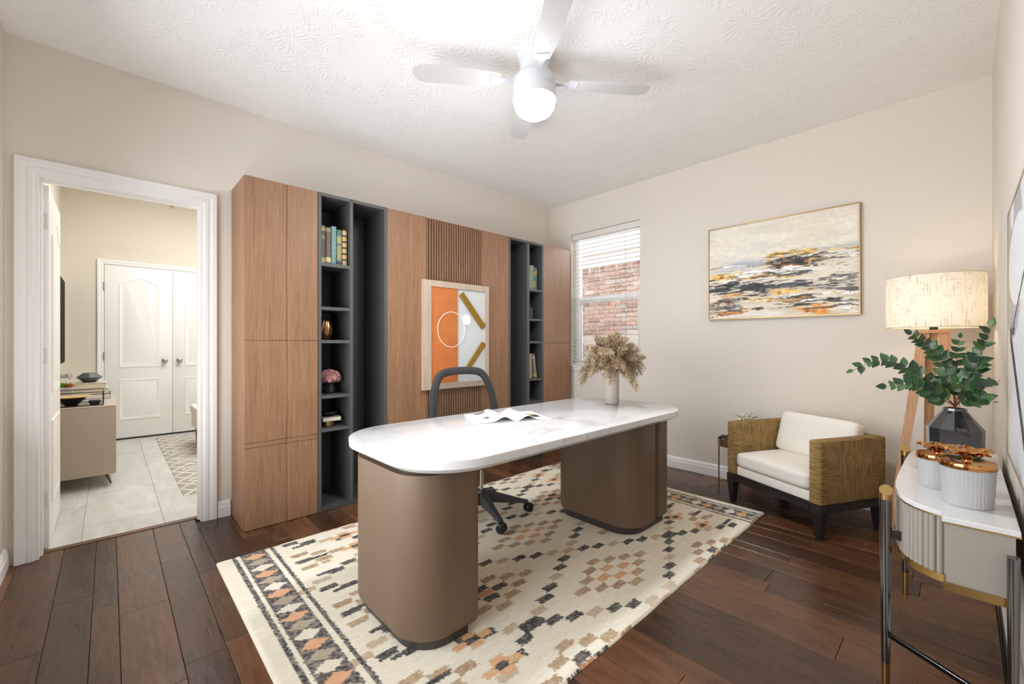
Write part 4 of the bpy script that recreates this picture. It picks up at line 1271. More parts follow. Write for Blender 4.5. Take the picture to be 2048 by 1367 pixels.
strokes((60, 48, 40), 0.33, 0.21, 0.13, 0.014, -0.05, 0.46); strokes((64, 52, 44), 0.44, 0.085, 0.10, 0.014, 0.03, 0.46)
strokes((58, 48, 42), 0.76, 0.125, 0.2, 0.036, 0.05, 0.42); strokes((196, 118, 40), 0.76, 0.055, 0.12, 0.03, 0.02, 0.46)
strokes((176, 118, 56), 0.16, 0.06, 0.12, 0.02, 0.1, 0.48)
strokes((246, 240, 232), 0.42, 0.47, 0.3, 0.02, 0.03, 0.46); strokes((246, 240, 232), 0.75, 0.20, 0.3, 0.025, 0, 0.5); strokes((246, 240, 232), 0.94, 0.10, 0.05, 0.06, 0, 0.46)
_r = random.Random(6)
for _i in range(46):
    _u, _v = _r.random(), _r.uniform(0.02, 0.56)
    strokes(_r.choice([(62, 56, 52), (92, 86, 82), (206, 164, 96), (240, 232, 222), (240, 232, 222), (150, 140, 130), (176, 122, 62)]), _u, _v, _r.uniform(0.05, 0.16), _r.uniform(0.006, 0.016), _r.uniform(-0.05, 0.08), _r.uniform(0.46, 0.56), amt=_r.uniform(0.5, 0.95))
C *= (0.95 + 0.1 * fine3)[..., None]
Pp = np.stack([PXa + 0.006 + (PXb - PXa - 0.012) * U, np.full_like(U, YB - 0.026), PZa + 0.006 + (PZb - PZa - 0.012) * Vv], -1)
color_grid('canvas', Pp, C, vcol_mat('oil_paint', 0.55, 0.25, 90, 0.003), pa)
box('stretcher', PXa + 0.004, PXb - 0.004, YB - 0.0245, YB - 0.001, PZa + 0.004, PZb - 0.004, mat('canvas_edge', (214, 206, 192), 0.9), pa)
GOLDF = mat('thin_gold_frame', (176, 140, 88), 0.35, 0.9)
for (a, b, c, d) in ((PXa, PXa + 0.006, PZa, PZb), (PXb - 0.006, PXb, PZa, PZb), (PXa + 0.006, PXb - 0.006, PZa, PZa + 0.006), (PXa + 0.006, PXb - 0.006, PZb - 0.006, PZb)):
    box('frame_bar', a, b, YB - 0.034, YB - 0.0005, c, d, GOLDF, pa)

# ------------------------------------------------------------------ armchair
ang = math.atan2(-0.452, 0.892)
AC = Matrix.Translation((-1.190, 3.300, 0)) @ Matrix.Rotation(ang, 4, 'Z')
ac = thing('armchair', 'low armchair with woven seagrass arms, cream cushions and black legs', 'armchair', (AC @ Vector((0.35, 0.27, 0))))
AW, AD, AH = 0.704, 0.535, 0.58
def make_seagrass(name, horizontal):
    t = NT(name); t.set(Roughness=0.85)
    st = (14, 14, 150) if horizontal else (150, 150, 14)
    p = t.pos(st, obj=False)
    n = t.noise(p, 1.0, 4, 0.6, 0.4)
    big = t.noise(t.pos((12, 12, 12)), 1.0, 3)
    c = t.ramp(n, [(0.25, lin((92, 70, 38))), (0.45, lin((150, 120, 70))), (0.65, lin((184, 154, 98))), (0.85, lin((206, 180, 124)))])
    t.color(t.mix(1.0, c, t.ramp(big, [(0.3, (0.78, 0.78, 0.76)), (0.7, (1.08, 1.05, 1.0))]), 'MULTIPLY'))
    t.bump(n, 0.9, 0.012)
    return t.m
SGH, SGV = make_seagrass('seagrass_across', True), make_seagrass('seagrass_upright', False)
def arm(x0, x1, outer):
    """box with four-way mitred wrapping on its two long faces"""
    bm = bmesh.new()
    y0, y1, z0, z1 = 0.0, AD, 0.205, AH
    c = bm.verts.new
    def side_faces(x, flip):
        ym1, ym2, zm = y0 + 0.16, y1 - 0.12, (z0 + z1) / 2
        q = [c((x, y0, z0)), c((x, y1, z0)), c((x, y1, z1)), c((x, y0, z1)), c((x, ym1, zm)), c((x, ym2, zm))]
        for f, mi in (((0, 4, 3), 0), ((1, 2, 5), 0), ((0, 1, 5, 4), 1), ((3, 4, 5, 2), 1)):
            ff = bm.faces.new([q[i] for i in f]); ff.material_index = mi
        return q
    a = side_faces(x0, False); b = side_faces(x1, True)
    for i, j, mi in ((0, 1, 1), (1, 2, 0), (2, 3, 1), (3, 0, 0)):
        ff = bm.faces.new((a[i], a[j], b[j], b[i])); ff.material_index = mi
    bmesh.ops.recalc_face_normals(bm, faces=bm.faces)
    eds = [e for e in bm.edges if len(e.link_faces) == 2 and e.calc_face_angle(0) > 0.5]
    bmesh.ops.bevel(bm, geom=eds, offset=0.012, segments=3, profile=0.5, affect='EDGES')
    return bm_obj('arm', bm, [SGH, SGV], ac, AC, 40)
arm(0.0, 0.075, -1); arm(AW - 0.075, AW, 1)
o = box('back_panel', 0.0745, AW - 0.0745, AD - 0.075, AD - 0.002, 0.205, AH, SGV, ac, 0.012, 3, AC)
prism('seat_base', rrect(0.077, AW - 0.077, 0.012, AD - 0.077, 0.012, 3), 0.207, 0.268, CREAMFAB, ac, 0.008, 0.008, 3, AC)
def cushion(name, x0, x1, y0, y1, z0, z1, crown, m, parent, xf, r=0.03):
    bm = bmesh.new(); bm_box(bm, x0, x1, y0, y1, z0, z1)
    bmesh.ops.subdivide_edges(bm, edges=bm.edges[:], cuts=11, use_grid_fill=True)
    cx, cy, cz = (x0 + x1) / 2, (y0 + y1) / 2, (z0 + z1) / 2
    hx, hy, hz = (x1 - x0) / 2, (y1 - y0) / 2, (z1 - z0) / 2
    for vv in bm.verts:
        a, b, c = (vv.co.x - cx) / hx, (vv.co.y - cy) / hy, (vv.co.z - cz) / hz
        # rounded box
        q = Vector((vv.co.x - cx, vv.co.y - cy, vv.co.z - cz))
        inner = Vector((max(-hx + r, min(hx - r, q.x)), max(-hy + r, min(hy - r, q.y)), max(-hz + r, min(hz - r, q.z))))
        d = q - inner
        if d.length > 1e-9: q = inner + d.normalized() * min(r, d.length if d.length < r else r)
        e = (1 - a * a) * (1 - b * b)
        q.z += c * crown * max(0, e) ** 0.7
        vv.co = q + Vector((cx, cy, cz))
    return bm_obj(name, bm, m, parent, xf, 60)
cushion('seat_cushion', 0.079, AW - 0.079, -0.004, AD - 0.079, 0.270, 0.372, 0.012, CREAMFAB, ac, AC, 0.03)
BC = AC @ Matrix.Translation((0, AD - 0.205, 0.382)) @ Matrix.Rotation(math.radians(-16), 4, 'X')
cushion('back_cushion', 0.085, AW - 0.085, 0.0, 0.115, 0.0, 0.29, 0.0, CREAMFAB, ac, BC, 0.04)
boxes('base_rail', [(0.004, AW - 0.004, 0.004, 0.03, 0.158, 0.204), (0.004, AW - 0.004, AD - 0.03, AD - 0.004, 0.158, 0.204), (0.004, 0.03, 0.03, AD - 0.03, 0.158, 0.204), (AW - 0.03, AW - 0.004, 0.03, AD - 0.03, 0.158, 0.204)], DARKWOOD, ac, AC)
boxes('rail_moulding', [(0.07, AW - 0.07, -0.001, 0.004, 0.168, 0.194), (-0.001, 0.004, 0.07, AD - 0.06, 0.168, 0.194), (AW - 0.004, AW + 0.001, 0.07, AD - 0.06, 0.168, 0.194)], DARKWOOD, ac, AC)
for lx in (0, 1):
    for ly in (0, 1):
        x0, x1 = (0.0, 0.058) if lx == 0 else (AW - 0.058, AW)
        y0, y1 = (0.0, 0.058) if ly == 0 else (AD - 0.058, AD)
        tx0, tx1 = (0.014, 0.044) if lx == 0 else (AW - 0.044, AW - 0.014)
        ty0, ty1 = (0.014, 0.044) if ly == 0 else (AD - 0.044, AD - 0.014)
        V = [(tx0, ty0, 0.0005), (tx1, ty0, 0.0005), (tx1, ty1, 0.0005), (tx0, ty1, 0.0005), (x0, y0, 0.16), (x1, y0, 0.16), (x1, y1, 0.16), (x0, y1, 0.16), (x0, y0, 0.2045), (x1, y0, 0.2045), (x1, y1, 0.2045), (x0, y1, 0.2045)]
        F = [(3, 2, 1, 0), (8, 9, 10, 11)] + [(i, (i + 1) % 4, 4 + (i + 1) % 4, 4 + i) for i in range(4)] + [(4 + i, 4 + (i + 1) % 4, 8 + (i + 1) % 4, 8 + i) for i in range(4)]
        pyd('leg', V, F, DARKWOOD, ac, AC)

# ------------------------------------------------------------------ side table behind the armchair
SX, SY, SR = -1.232, 3.600, 0.128
st_ = thing('side_table', 'small round brass side table with thin legs beside the armchair', 'side table', (SX, SY, 0))
BRZ = mat('antique_brass', (150, 122, 84), 0.35, 0.9)
lathe('rim', [(SR - 0.004, 0.0), (SR, 0.0), (SR, 0.055), (SR - 0.004, 0.055), (SR - 0.004, 0.0)], BRZ, st_, (SX, SY, 0.34), 48)
lathe('table_top', [(0.0, 0.0), (SR - 0.004, 0.0), (SR - 0.004, 0.006), (0.0, 0.006)], mat('black_tray_top', (36, 36, 38), 0.25), st_, (SX, SY, 0.372), 48)
legs_xy = [(SX + (SR - 0.006) * math.cos(a), SY + (SR - 0.006) * math.sin(a)) for a in (math.radians(212), math.radians(302), math.radians(32), math.radians(122))]
for x, y in legs_xy: box('leg', x - 0.004, x + 0.004, y - 0.004, y + 0.004, 0.0005, 0.345, BRZ, st_)
for i in (0, 1): tube('stretcher', [(legs_xy[i][0], legs_xy[i][1], 0.06), (legs_xy[i + 2][0], legs_xy[i + 2][1], 0.06)], 0.003, BRZ, st_, 6)
gc = thing('glass_cup', 'clear glass teacup on the small brass side table', 'cup', (SX - 0.05, SY - 0.04, 0.378))
lathe('bowl', [(0.0, 0.0), (0.014, 0.0), (0.026, 0.012), (0.031, 0.03), (0.0295, 0.03), (0.024, 0.013), (0.012, 0.003), (0.0, 0.003)], GLASS, gc, (SX - 0.05, SY - 0.04, 0.3785), 24)
tube('handle', [(SX - 0.075, SY - 0.055, 0.402), (SX - 0.088, SY - 0.062, 0.398), (SX - 0.086, SY - 0.06, 0.386), (SX - 0.072, SY - 0.053, 0.388)], 0.002, GLASS, gc, 6)
dsh = thing('leaf_dish', 'small dark dish with pointed end on the brass side table', 'dish', (SX - 0.08, SY + 0.03, 0.378))
lathe('dish', [(0.0, 0.0), (0.018, 0.0), (0.03, 0.012), (0.034, 0.022), (0.031, 0.022), (0.018, 0.004), (0.0, 0.004)], BLACK, dsh, (SX - 0.075, SY + 0.035, 0.3785), 20)
tube('tip', [(SX - 0.105, SY + 0.03, 0.396), (SX - 0.116, SY + 0.028, 0.412)], [0.006, 0.001], BLACK, dsh, 8)
bv = thing('bud_vase', 'small pale bud vase mostly hidden behind the armchair arm', 'vase', (SX + 0.045, SY + 0.03, 0.378))
lathe('body', [(0.0, 0.0), (0.028, 0.0), (0.036, 0.03), (0.030, 0.07), (0.016, 0.095), (0.019, 0.105), (0.015, 0.105), (0.012, 0.095), (0.0, 0.02)], mat('pale_ceramic', (216, 212, 204), 0.4), bv, (SX + 0.045, SY + 0.03, 0.3785), 24)
wf = thing('flower_spray', 'airy spray of tiny white flowers above the armchair arm', 'flowers', (SX + 0.045, SY + 0.03, 0.46))
rw_ = random.Random(4)
WFL = mat('tiny_white_petal', (236, 236, 218), 0.7); LFG = mat('spray_green', (118, 134, 84), 0.7)
pv = [(0, 0, 0)] + [(0.006 * math.cos(2 * math.pi * i / 6), 0.006 * math.sin(2 * math.pi * i / 6), 0.002) for i in range(6)] + [(0, 0, 0.004)]
pf = [(0, 1 + (i + 1) % 6, 1 + i) for i in range(6)] + [(7, 1 + i, 1 + (i + 1) % 6) for i in range(6)]
blm = raw_mesh('blossom', pv, pf, WFL)
lfm = raw_mesh('leaflet', [(0, 0, 0), (0.005, 0.008, 0.001), (0, 0.02, 0), (-0.005, 0.008, 0.001)], [(0, 1, 2, 3)], LFG)
for i in range(16):
    a = rw_.uniform(0, 6.28); r_ = rw_.uniform(0.015, 0.10); zt_ = 0.60 + rw_.uniform(-0.04, 0.035) - r_ * 0.35
    b0 = Vector((SX + 0.045, SY + 0.03, 0.486)); e_ = Vector((SX + 0.045 + r_ * math.cos(a), SY + 0.03 + min(0.12, r_ * math.sin(a)), zt_))
    pth = bezier([b0, b0.lerp(e_, 0.5) + Vector((0, 0, 0.02)), e_], 4)
    sm_ = tube('sprig', pth, 0.0009, LFG, wf, 4)
    for q in range(7):
        p = pth[-1].lerp(pth[4], rw_.random() * 0.8) + Vector((rw_.uniform(-1, 1), rw_.uniform(-1, 1), rw_.uniform(-0.3, 1))) * 0.012
        inst('blossom', blm, sm_, p, (rw_.uniform(-1, 1), rw_.uniform(-1, 1), 0))
    for q in range(3):
        p = pth[4].lerp(pth[-1], rw_.random()); inst('leaflet', lfm, sm_, p, (rw_.uniform(-1, 1), rw_.uniform(-1, 1), rw_.uniform(0, 6)))

# ------------------------------------------------------------------ tripod floor lamp
LX, LY, LR = -0.113, 3.42, 0.207
lp = thing('floor_lamp', 'tripod floor lamp with oak legs and cream linen drum shade', 'floor lamp', (LX, LY, 0))
def make_shade():
    t = NT('linen_shade')
    p = t.pos()
    sp_ = t.node('ShaderNodeTexCoord')
    n1 = t.noise(t.pos((220, 220, 10)), 1.0, 3, 0.5); n2 = t.noise(t.pos((24, 24, 260)), 1.0, 3, 0.5)
    s1 = t.ramp(n1, [(0.30, (0.62, 0.56, 0.46)), (0.42, (1, 1, 1))]); s2 = t.ramp(n2, [(0.30, (0.66, 0.60, 0.50)), (0.42, (1, 1, 1))])
    c = t.mix(1.0, t.mix(1.0, lin4((250, 244, 231)), s1, 'MULTIPLY'), s2, 'MULTIPLY')
    t.n.remove(t.b)
    df = t.node('ShaderNodeBsdfDiffuse'); tl = t.node('ShaderNodeBsdfTranslucent')
    t.link(c, df.inputs[0]); t.link(c, tl.inputs[0])
    mx = t.node('ShaderNodeMixShader'); mx.inputs[0].default_value = 0.26
    t.link(df.outputs[0], mx.inputs[1]); t.link(tl.outputs[0], mx.inputs[2]); t.link(mx.outputs[0], t.out.inputs[0])
    return t.m
SHADE = make_shade()
ZS0, ZS1 = 1.238, 1.527
sv, sf = [], []
for z in (ZS0, ZS1):
    for i in range(72): sv.append((LX + LR * math.cos(2 * math.pi * i / 72), LY + LR * math.sin(2 * math.pi * i / 72), z))
for i in range(72): sf.append((i, (i + 1) % 72, 72 + (i + 1) % 72, 72 + i))
sh = pyd('lamp_shade', sv, sf, SHADE, lp, None, 60)
for z in (ZS0, ZS1):
    tube('shade_ring', [(LX + LR * math.cos(2 * math.pi * i / 48), LY + LR * math.sin(2 * math.pi * i / 48), z) for i in range(49)], 0.0025, mat('shade_hem', (216, 204, 178), 0.8), sh, 6)
for k in range(3):
    a = math.radians(40 + 120 * k)
    tube('shade_spoke', [(LX + 0.015 * math.cos(a), LY + 0.015 * math.sin(a), ZS0 + 0.012), (LX + LR * math.cos(a), LY + LR * math.sin(a), ZS0 + 0.006)], 0.002, BLACK, sh, 6)
lathe('lamp_socket', [(0.0, 0.0), (0.018, 0.0), (0.018, 0.06), (0.013, 0.065), (0.0, 0.065)], BLACK, lp, (LX, LY, 1.226), 16)
lathe('bulb', [(0.0, 0.0), (0.013, 0.0), (0.016, 0.02), (0.030, 0.05), (0.030, 0.07), (0.018, 0.088), (0.0, 0.092)], emit_mat('warm_bulb', (255, 234, 204), FLOORLAMP_W * 6), lp, (LX, LY, 1.291), 20)
T = Matrix.Translation((LX, LY, 0)) @ Matrix.Rotation(math.radians(5), 4, 'Z')
box('leg_block', -0.066, 0.066, -0.03, 0.03, 1.205, 1.226, OAK, lp, 0.003, 2, T)
def lamp_leg(top, foot, w0=0.05, w1=0.03, th=0.026):
    t_ = Vector(top); f_ = Vector(foot); d = (f_ - t_).normalized()
    s = Vector((1, 0, 0)); s = (s - d * s.dot(d)).normalized(); n = d.cross(s).normalized()
    V = []
    for p, w in ((t_, w0), (f_, w1)):
        for a, b in ((-1, -1), (1, -1), (1, 1), (-1, 1)): V.append(p + s * a * w / 2 + n * b * th / 2)
    for i in range(4): V[4 + i].z = max(V[4 + i].z, 0.0006) if foot[2] > 0.01 else 0.0008
    F = [(0, 1, 2, 3), (7, 6, 5, 4)] + [(i, (i + 1) % 4, 4 + (i + 1) % 4, 4 + i) for i in range(4)]
    o = pyd('leg', V, F, OAK, lp)
    bm = bmesh.new(); bm.from_mesh(o.data); bmesh.ops.recalc_face_normals(bm, faces=bm.faces); bm.to_mesh(o.data); bm.free()
lamp_leg((LX - 0.040, LY - 0.002, 1.206), (LX - 0.185, LY - 0.06, 0.0))
lamp_leg((LX - 0.010, LY + 0.02, 1.206), (LX - 0.04, LY + 0.19, 0.0))
lamp_leg((LX + 0.040, LY - 0.002, 1.206), (LX + 0.17, LY - 0.06, 0.0))

# ------------------------------------------------------------------ console table along the right wall
cs = thing('console_table', 'marble-topped console with fluted taupe drawer front and brass-tipped metal legs', 'console table', (0.0, 2.29, 0))
YM = 2.29
halfp = [(0.104, 1.705), (-0.040, 1.705), (-0.040, 1.757), (-0.068, 1.767), (-0.098, 1.790), (-0.124, 1.825), (-0.143, 1.875), (-0.156, 1.94), (-0.162, 2.01), (-0.165, 2.12)]
full = halfp + [(x, 2 * YM - y) for x, y in reversed(halfp)]
full = list(reversed(full))
def grow(poly, d):
    out = []; n = len(poly)
    for i in range(n):
        p0, p1, p2 = Vector(poly[i - 1]), Vector(poly[i]), Vector(poly[(i + 1) % n])
        a = (p1 - p0).normalized(); b = (p2 - p1).normalized()
        n1 = Vector((a.y, -a.x)); n2 = Vector((b.y, -b.x)); m_ = (n1 + n2)
        m_ = m_ / max(0.3, m_.length_squared / 2) if m_.length > 1e-6 else n1
        out.append((p1.x + m_.x * d, p1.y + m_.y * d))
    return out
area = sum(full[i][0] * full[(i + 1) % len(full)][1] - full[(i + 1) % len(full)][0] * full[i][1] for i in range(len(full)))
if area < 0: full.reverse()
prism('marble_top', full, 0.648, 0.662, MARBLE2, cs, 0.002, 0, 1)
prism('brass_edge', grow(full, 0.0012), 0.644, 0.6478, BRASS, cs)
inner = grow(full, -0.0085)
prism('drawer_body', inner, 0.478, 0.6438, TAUPE, cs)
prism('brass_skirt', grow(full, -0.003), 0.455, 0.4778, BRASS, cs)
# flutes on the curved corners and front
path = [(-0.040, 1.757), (-0.068, 1.767), (-0.098, 1.790), (-0.124, 1.825), (-0.143, 1.875), (-0.156, 1.94), (-0.162, 2.01), (-0.165, 2.12), (-0.165, 2 * YM - 2.12)] + [(x, 2 * YM - y) for x, y in ((-0.162, 2.01), (-0.156, 1.94), (-0.143, 1.875), (-0.124, 1.825), (-0.098, 1.790), (-0.068, 1.767), (-0.040, 1.757))]
P2 = [Vector((x, y, 0)) for x, y in path]
acc = [0.0]
for a, b in zip(P2[:-1], P2[1:]): acc.append(acc[-1] + (b - a).length)
fl_v = [(0.0078 * math.cos(math.pi * i / 6 - math.pi / 2), 0.0078 * math.sin(math.pi * i / 6 - math.pi / 2), z) for z in (0.479, 0.643) for i in range(7)]
fl_f = [(i, i + 1, 8 + i, 7 + i) for i in range(6)] + [tuple(range(6, -1, -1)), tuple(range(7, 14))]
flute_me = raw_mesh('flute', fl_v, fl_f, TAUPE, 60)
s_ = 0.008
while s_ < acc[-1] - 0.004:
    i = max(j for j in range(len(acc) - 1) if acc[j] <= s_)
    t_ = (s_ - acc[i]) / (acc[i + 1] - acc[i]); p = P2[i].lerp(P2[i + 1], t_); d = (P2[i + 1] - P2[i]).normalized()
    nrm = Vector((-d.y, d.x, 0)); 
    if nrm.dot(Vector((0.05, YM, 0)) - p) > 0: nrm = -nrm
    q = p - nrm * 0.0075
    inst('flute', flute_me, cs, (q.x, q.y, 0), (0, 0, math.atan2(nrm.y, nrm.x)))
    s_ += 0.0165
def cleg(x, y, top=0.672, r=0.0205, front=True):
    xf = Matrix.Translation((x, y, 0)) @ Matrix.Diagonal((0.8, 1.0, 1.0, 1.0))
    l_ = lathe('leg', [(0.0, 0.10), (r * 0.72, 0.10), (r, 0.5), (r, top - 0.03), (0.0, top - 0.03)], GUNMETAL, cs, seg=24, xf=xf)
    lathe('brass_foot', [(0.0, 0.0008), (r * 0.6, 0.0008), (r * 0.72, 0.0995), (0.0, 0.0995)], BRASS, l_, seg=24, xf=xf)
    if front:
        # slanted brass cap
        V, F = [], []
        for i in range(24):
            a = 2 * math.pi * i / 24; V.append((r * 1.04 * math.cos(a), r * 1.04 * math.sin(a), top - 0.035))
        for i in range(24):
            a = 2 * math.pi * i / 24; V.append((r * 1.04 * math.cos(a), r * 1.04 * math.sin(a), top - 0.006 + 0.012 * math.sin(a)))
        F = [(i, (i + 1) % 24, 24 + (i + 1) % 24, 24 + i) for i in range(24)] + [tuple(range(24, 48)), tuple(range(23, -1, -1))]
        pyd('brass_cap', V, F, BRASS, l_, xf, 40)
    return l_
cleg(-0.174, 1.862); cleg(-0.180, 2.66); cleg(0.090, 1.682, 0.63, 0.015, False); cleg(0.090, 2 * YM - 1.682, 0.63, 0.015, False)
for y_ in (1.862, 2.66): box('leg_bracket', -0.164, -0.134, y_ - 0.004, y_ + 0.004, 0.51, 0.54, GUNMETAL, cs)
ST = mat('black_chrome_bar', (58, 58, 58), 0.15, 1.0)
tube('stretcher', [(-0.174, 1.862, 0.195), (0.090, 1.690, 0.195)], 0.009, ST, cs, 10)
tube('stretcher', [(-0.180, 2.66, 0.195), (0.090, 2 * YM - 1.690, 0.195)], 0.009, ST, cs, 10)
tube('stretcher', [(0.088, 1.69, 0.205), (0.088, 2 * YM - 1.69, 0.205)], 0.008, ST, cs, 10)

# lidded jars with rose-gold flower knobs
JG = NT('ribbed_jar_glass'); JG.b.inputs['Base Color'].default_value = lin4((240, 240, 240)); JG.set(Roughness=0.22, IOR=1.3)
JG.b.inputs['Transmission Weight'].default_value = 0.45
_w = JG.noise(JG.pos((220, 220, 320)), 1.0, 1); JG.bump(_w, 0.5, 0.004)
JG = JG.m
def jar(label, x, y, r, h, knob):
    t = thing('lidded_jar', label, 'jar', (x, y, 0.662))
    lathe('body', [(0.0, 0.0), (r * 0.84, 0.0), (r * 0.87, 0.006), (r * 0.96, h), (r * 0.92, h), (r * 0.83, 0.01), (0.0, 0.008)], JG, t, (x, y, 0.6625), 120, None, 40, 0.018, 60)
    ld = lathe('lid', [(0.0, 0.0), (r * 1.0, 0.0), (r * 1.03, 0.004), (r * 1.03, 0.016), (r * 1.0, 0.019), (r * 0.5, 0.017), (0.0, 0.017)], COPPER, t, (x, y, 0.6632 + h), 64)
    zt = 0.6632 + h + 0.017
    lathe('knob_stem', [(0.0, 0.0), (0.012, 0.0), (0.010, 0.006), (0.014, 0.014), (0.0, 0.016)], COPPER, ld, (x, y, zt), 20)
    for k in range(5):
        a = 2 * math.pi * k / 5 + 0.5
        V, F = [], []
        nr, nc = 7, 7
        for i in range(nr):
            s = i / (nr - 1)
            for j in range(nc):
                q = -1 + 2 * j / (nc - 1)
                wd = 0.017 * math.sin(math.pi * min(1, 0.12 + 0.86 * s) ** 0.8) + 0.002
                lx, ly = 0.004 + 0.036 * s, q * wd
                lz = 0.010 + 0.020 * s - 0.014 * s * s + 0.002 * math.cos(q * 9) + 0.006 * q * q * s
                V.append((x + (lx * math.cos(a) - ly * math.sin(a)) * knob, y + (lx * math.sin(a) + ly * math.cos(a)) * knob, zt + lz * knob + 0.004))
        for i in range(nr - 1):
            for j in range(nc - 1):
                b = i * nc + j; F.append((b, b + 1, b + nc + 1, b + nc))
        pt = pyd('petal', V, F, COPPER, ld, None, 60)
        md = pt.modifiers.new('thick', 'SOLIDIFY'); md.thickness = 0.0015
    return t
jar('larger ribbed glass jar with rose-gold flower lid on the console', 0.010, 1.885, 0.0615, 0.112, 1.6)
jar('smaller ribbed glass jar with rose-gold lid behind the larger jar', -0.058, 2.045, 0.053, 0.094, 1.3)

# smoky faceted vase with leafy branches
GX, GY = -0.022, 2.55
gv = thing('faceted_vase', 'smoky grey faceted glass vase holding leafy branches on the console', 'vase', (GX, GY, 0.662))
SMK = NT('smoky_mirror_glass'); SMK.b.inputs['Base Color'].default_value = lin4((62, 64, 70)); SMK.set(Roughness=0.05, IOR=1.9)
SMK.b.inputs['Transmission Weight'].default_value = 0.55; SMK = SMK.m
lathe('body', [(0.0, 0.0), (0.062, 0.0), (0.084, 0.035), (0.086, 0.135), (0.036, 0.208), (0.036, 0.218), (0.031, 0.218), (0.031, 0.206), (0.078, 0.132), (0.076, 0.036), (0.058, 0.008), (0.0, 0.008)], SMK, gv, (GX, GY, 0.6625), 12, None, 0, 0, 10)
def make_leaf():
    t = NT('glossy_leaf'); t.set(Roughness=0.35)
    oi = t.node('ShaderNodeObjectInfo')
    n = t.noise(t.pos(), 40, 2)
    c = t.ramp(oi.outputs['Random'], [(0, lin((38, 62, 38))), (0.5, lin((54, 84, 50))), (0.85, lin((74, 104, 60))), (1, lin((92, 122, 74)))])
    t.color(c)
    return t.m
LEAF = make_leaf()
STEM = mat('branch_bark', (96, 74, 56), 0.7)
lv, lf_ = [], []
for i in range(7):
    s = i / 6; w = 0.0128 * math.sin(math.pi * (0.06 + 0.90 * s) ** 0.75)
    for q in (-1, 0, 1): lv.append((q * w, 0.034 * s, 0.003 * abs(q) - 0.006 * s * s))
for i in range(6):
    for j in range(2):
        b = i * 3 + j; lf_.append((b, b + 1, b + 4, b + 3))
leaf_me = raw_mesh('leaf', lv, lf_, LEAF, 60)
F_ = (-math.sin(math.radians(YAW)), math.cos(math.radians(YAW))); R_ = (math.cos(math.radians(YAW)), math.sin(math.radians(YAW)))
def on_y(px, py, Yp):
    uu = (px - 1024) / FPX; dx, dy = F_[0] + uu * R_[0], F_[1] + uu * R_[1]
    t = Yp / dy
    return Vector((dx * t, Yp, CAM_H - (py - 686.5) / FPX * t))
rl = random.Random(21)
bq = thing('branch_bouquet', 'spreading green leafy branches standing in the smoky vase', 'branches', (GX, GY, 0.86))
def branch(pxs, y_end, sizes, ymid=None, nl=13):
    m0 = Vector((GX + rl.uniform(-0.008, 0.008), GY + rl.uniform(-0.008, 0.008), 0.74)); m1 = Vector((GX, GY, 0.878))
    pts = [m0, m1]
    for i, (a, b) in enumerate(pxs):
        pts.append(on_y(a, b, GY + (y_end - GY) * (i + 1) / len(pxs)))
    c = bezier(pts, 10)
    n = len(c)
    t = tube('branch', c, [0.0026 - 0.0018 * i / (n - 1) for i in range(n)], STEM, bq, 6)
    start = int(n * 0.40)
    idx = np.linspace(start, n - 1, nl).astype(int)
    for q, j in enumerate(idx):
        d = (c[min(j + 1, n - 1)] - c[j - 1]).normalized()
        last = (q == nl - 1)
        for sgn in ((1,) if last else (-1, 1)):
            side_ = d.cross(Vector((rl.uniform(-.4, .4), -1, rl.uniform(-.2, .6)))).normalized() * sgn
            ax = (d * (1.2 if last else 0.65) + side_ * (0 if last else 0.9) + Vector((0, -0.25 * rl.random(), 0.12))).normalized()
            nn = Vector((rl.uniform(-.6, .6), -0.9, rl.uniform(0.0, 1.0))); nn = (nn - ax * nn.dot(ax)).normalized()
            xx = ax.cross(nn).normalized()
            M = Matrix((xx, ax, nn)).transposed().to_4x4()
            sc = 1.18 * sizes * (1.2 - 0.55 * q / nl) * rl.uniform(0.75, 1.15)
            tip = c[j] + ax * 0.034 * sc
            if tip.x > 0.088 or c[j].x > 0.094: continue
            inst('leaf', leaf_me, t, c[j], M.to_euler(), (sc, sc, sc))
branch([(1885, 790), (1845, 752), (1800, 727), (1750, 722), (1706, 740)], 2.42, 1.15, nl=11)
branch([(1888, 800), (1860, 781), (1825, 768), (1772, 772)], 2.40, 1.12, nl=11)
branch([(1905, 780), (1886, 728), (1858, 692), (1822, 668)], 2.50, 1.15, nl=11)
branch([(1912, 770), (1913, 720), (1920, 675)], 2.56, 1.0, nl=9)
branch([(1925, 775), (1948, 735), (1968, 695), (1982, 652)], 2.46, 1.2, nl=12)
branch([(1935, 790), (1960, 778), (1985, 770), (2000, 760)], 2.16, 1.25, nl=8)
branch([(1935, 800), (1960, 798), (1985, 803)], 2.25, 1.1, nl=7)

# ------------------------------------------------------------------ large framed print on the right wall
gp = thing('framed_print', 'large gold framed grey and white abstract print above the console', 'wall art', (XR, 2.1, 0.716))
GY0, GY1, GZ0, GZ1 = 1.10, 2.364, 0.757, 1.608
gx0 = XR - 0.008
nu, nv = 180, 150
U, Vv = np.meshgrid(np.linspace(0, 1, nu), np.linspace(0, 1, nv))   # U: from far (2.585) to near
C = np.ones((nv, nu, 3)) * np.array((226, 226, 229.))
C *= (0.95 + 0.08 * fbm(U * 4, Vv * 3, 41, 4))[..., None]
def putc(m, c): C[m] = c
sx = U * (GY1 - GY0); sz = Vv * (GZ1 - GZ0)
putc(((sx - 0.20) / 0.34) ** 2 + ((sz - 0.68) / 0.27) ** 2 < 1, (176, 176, 181))
putc(((sx - 0.36) / 0.33) ** 2 + ((sz - 0.645) / 0.135) ** 2 < 1, (234, 234, 237))
putc(((sx - 0.17) / 0.07) ** 2 + ((sz - 0.83) / 0.06) ** 2 < 1, (230, 230, 233))
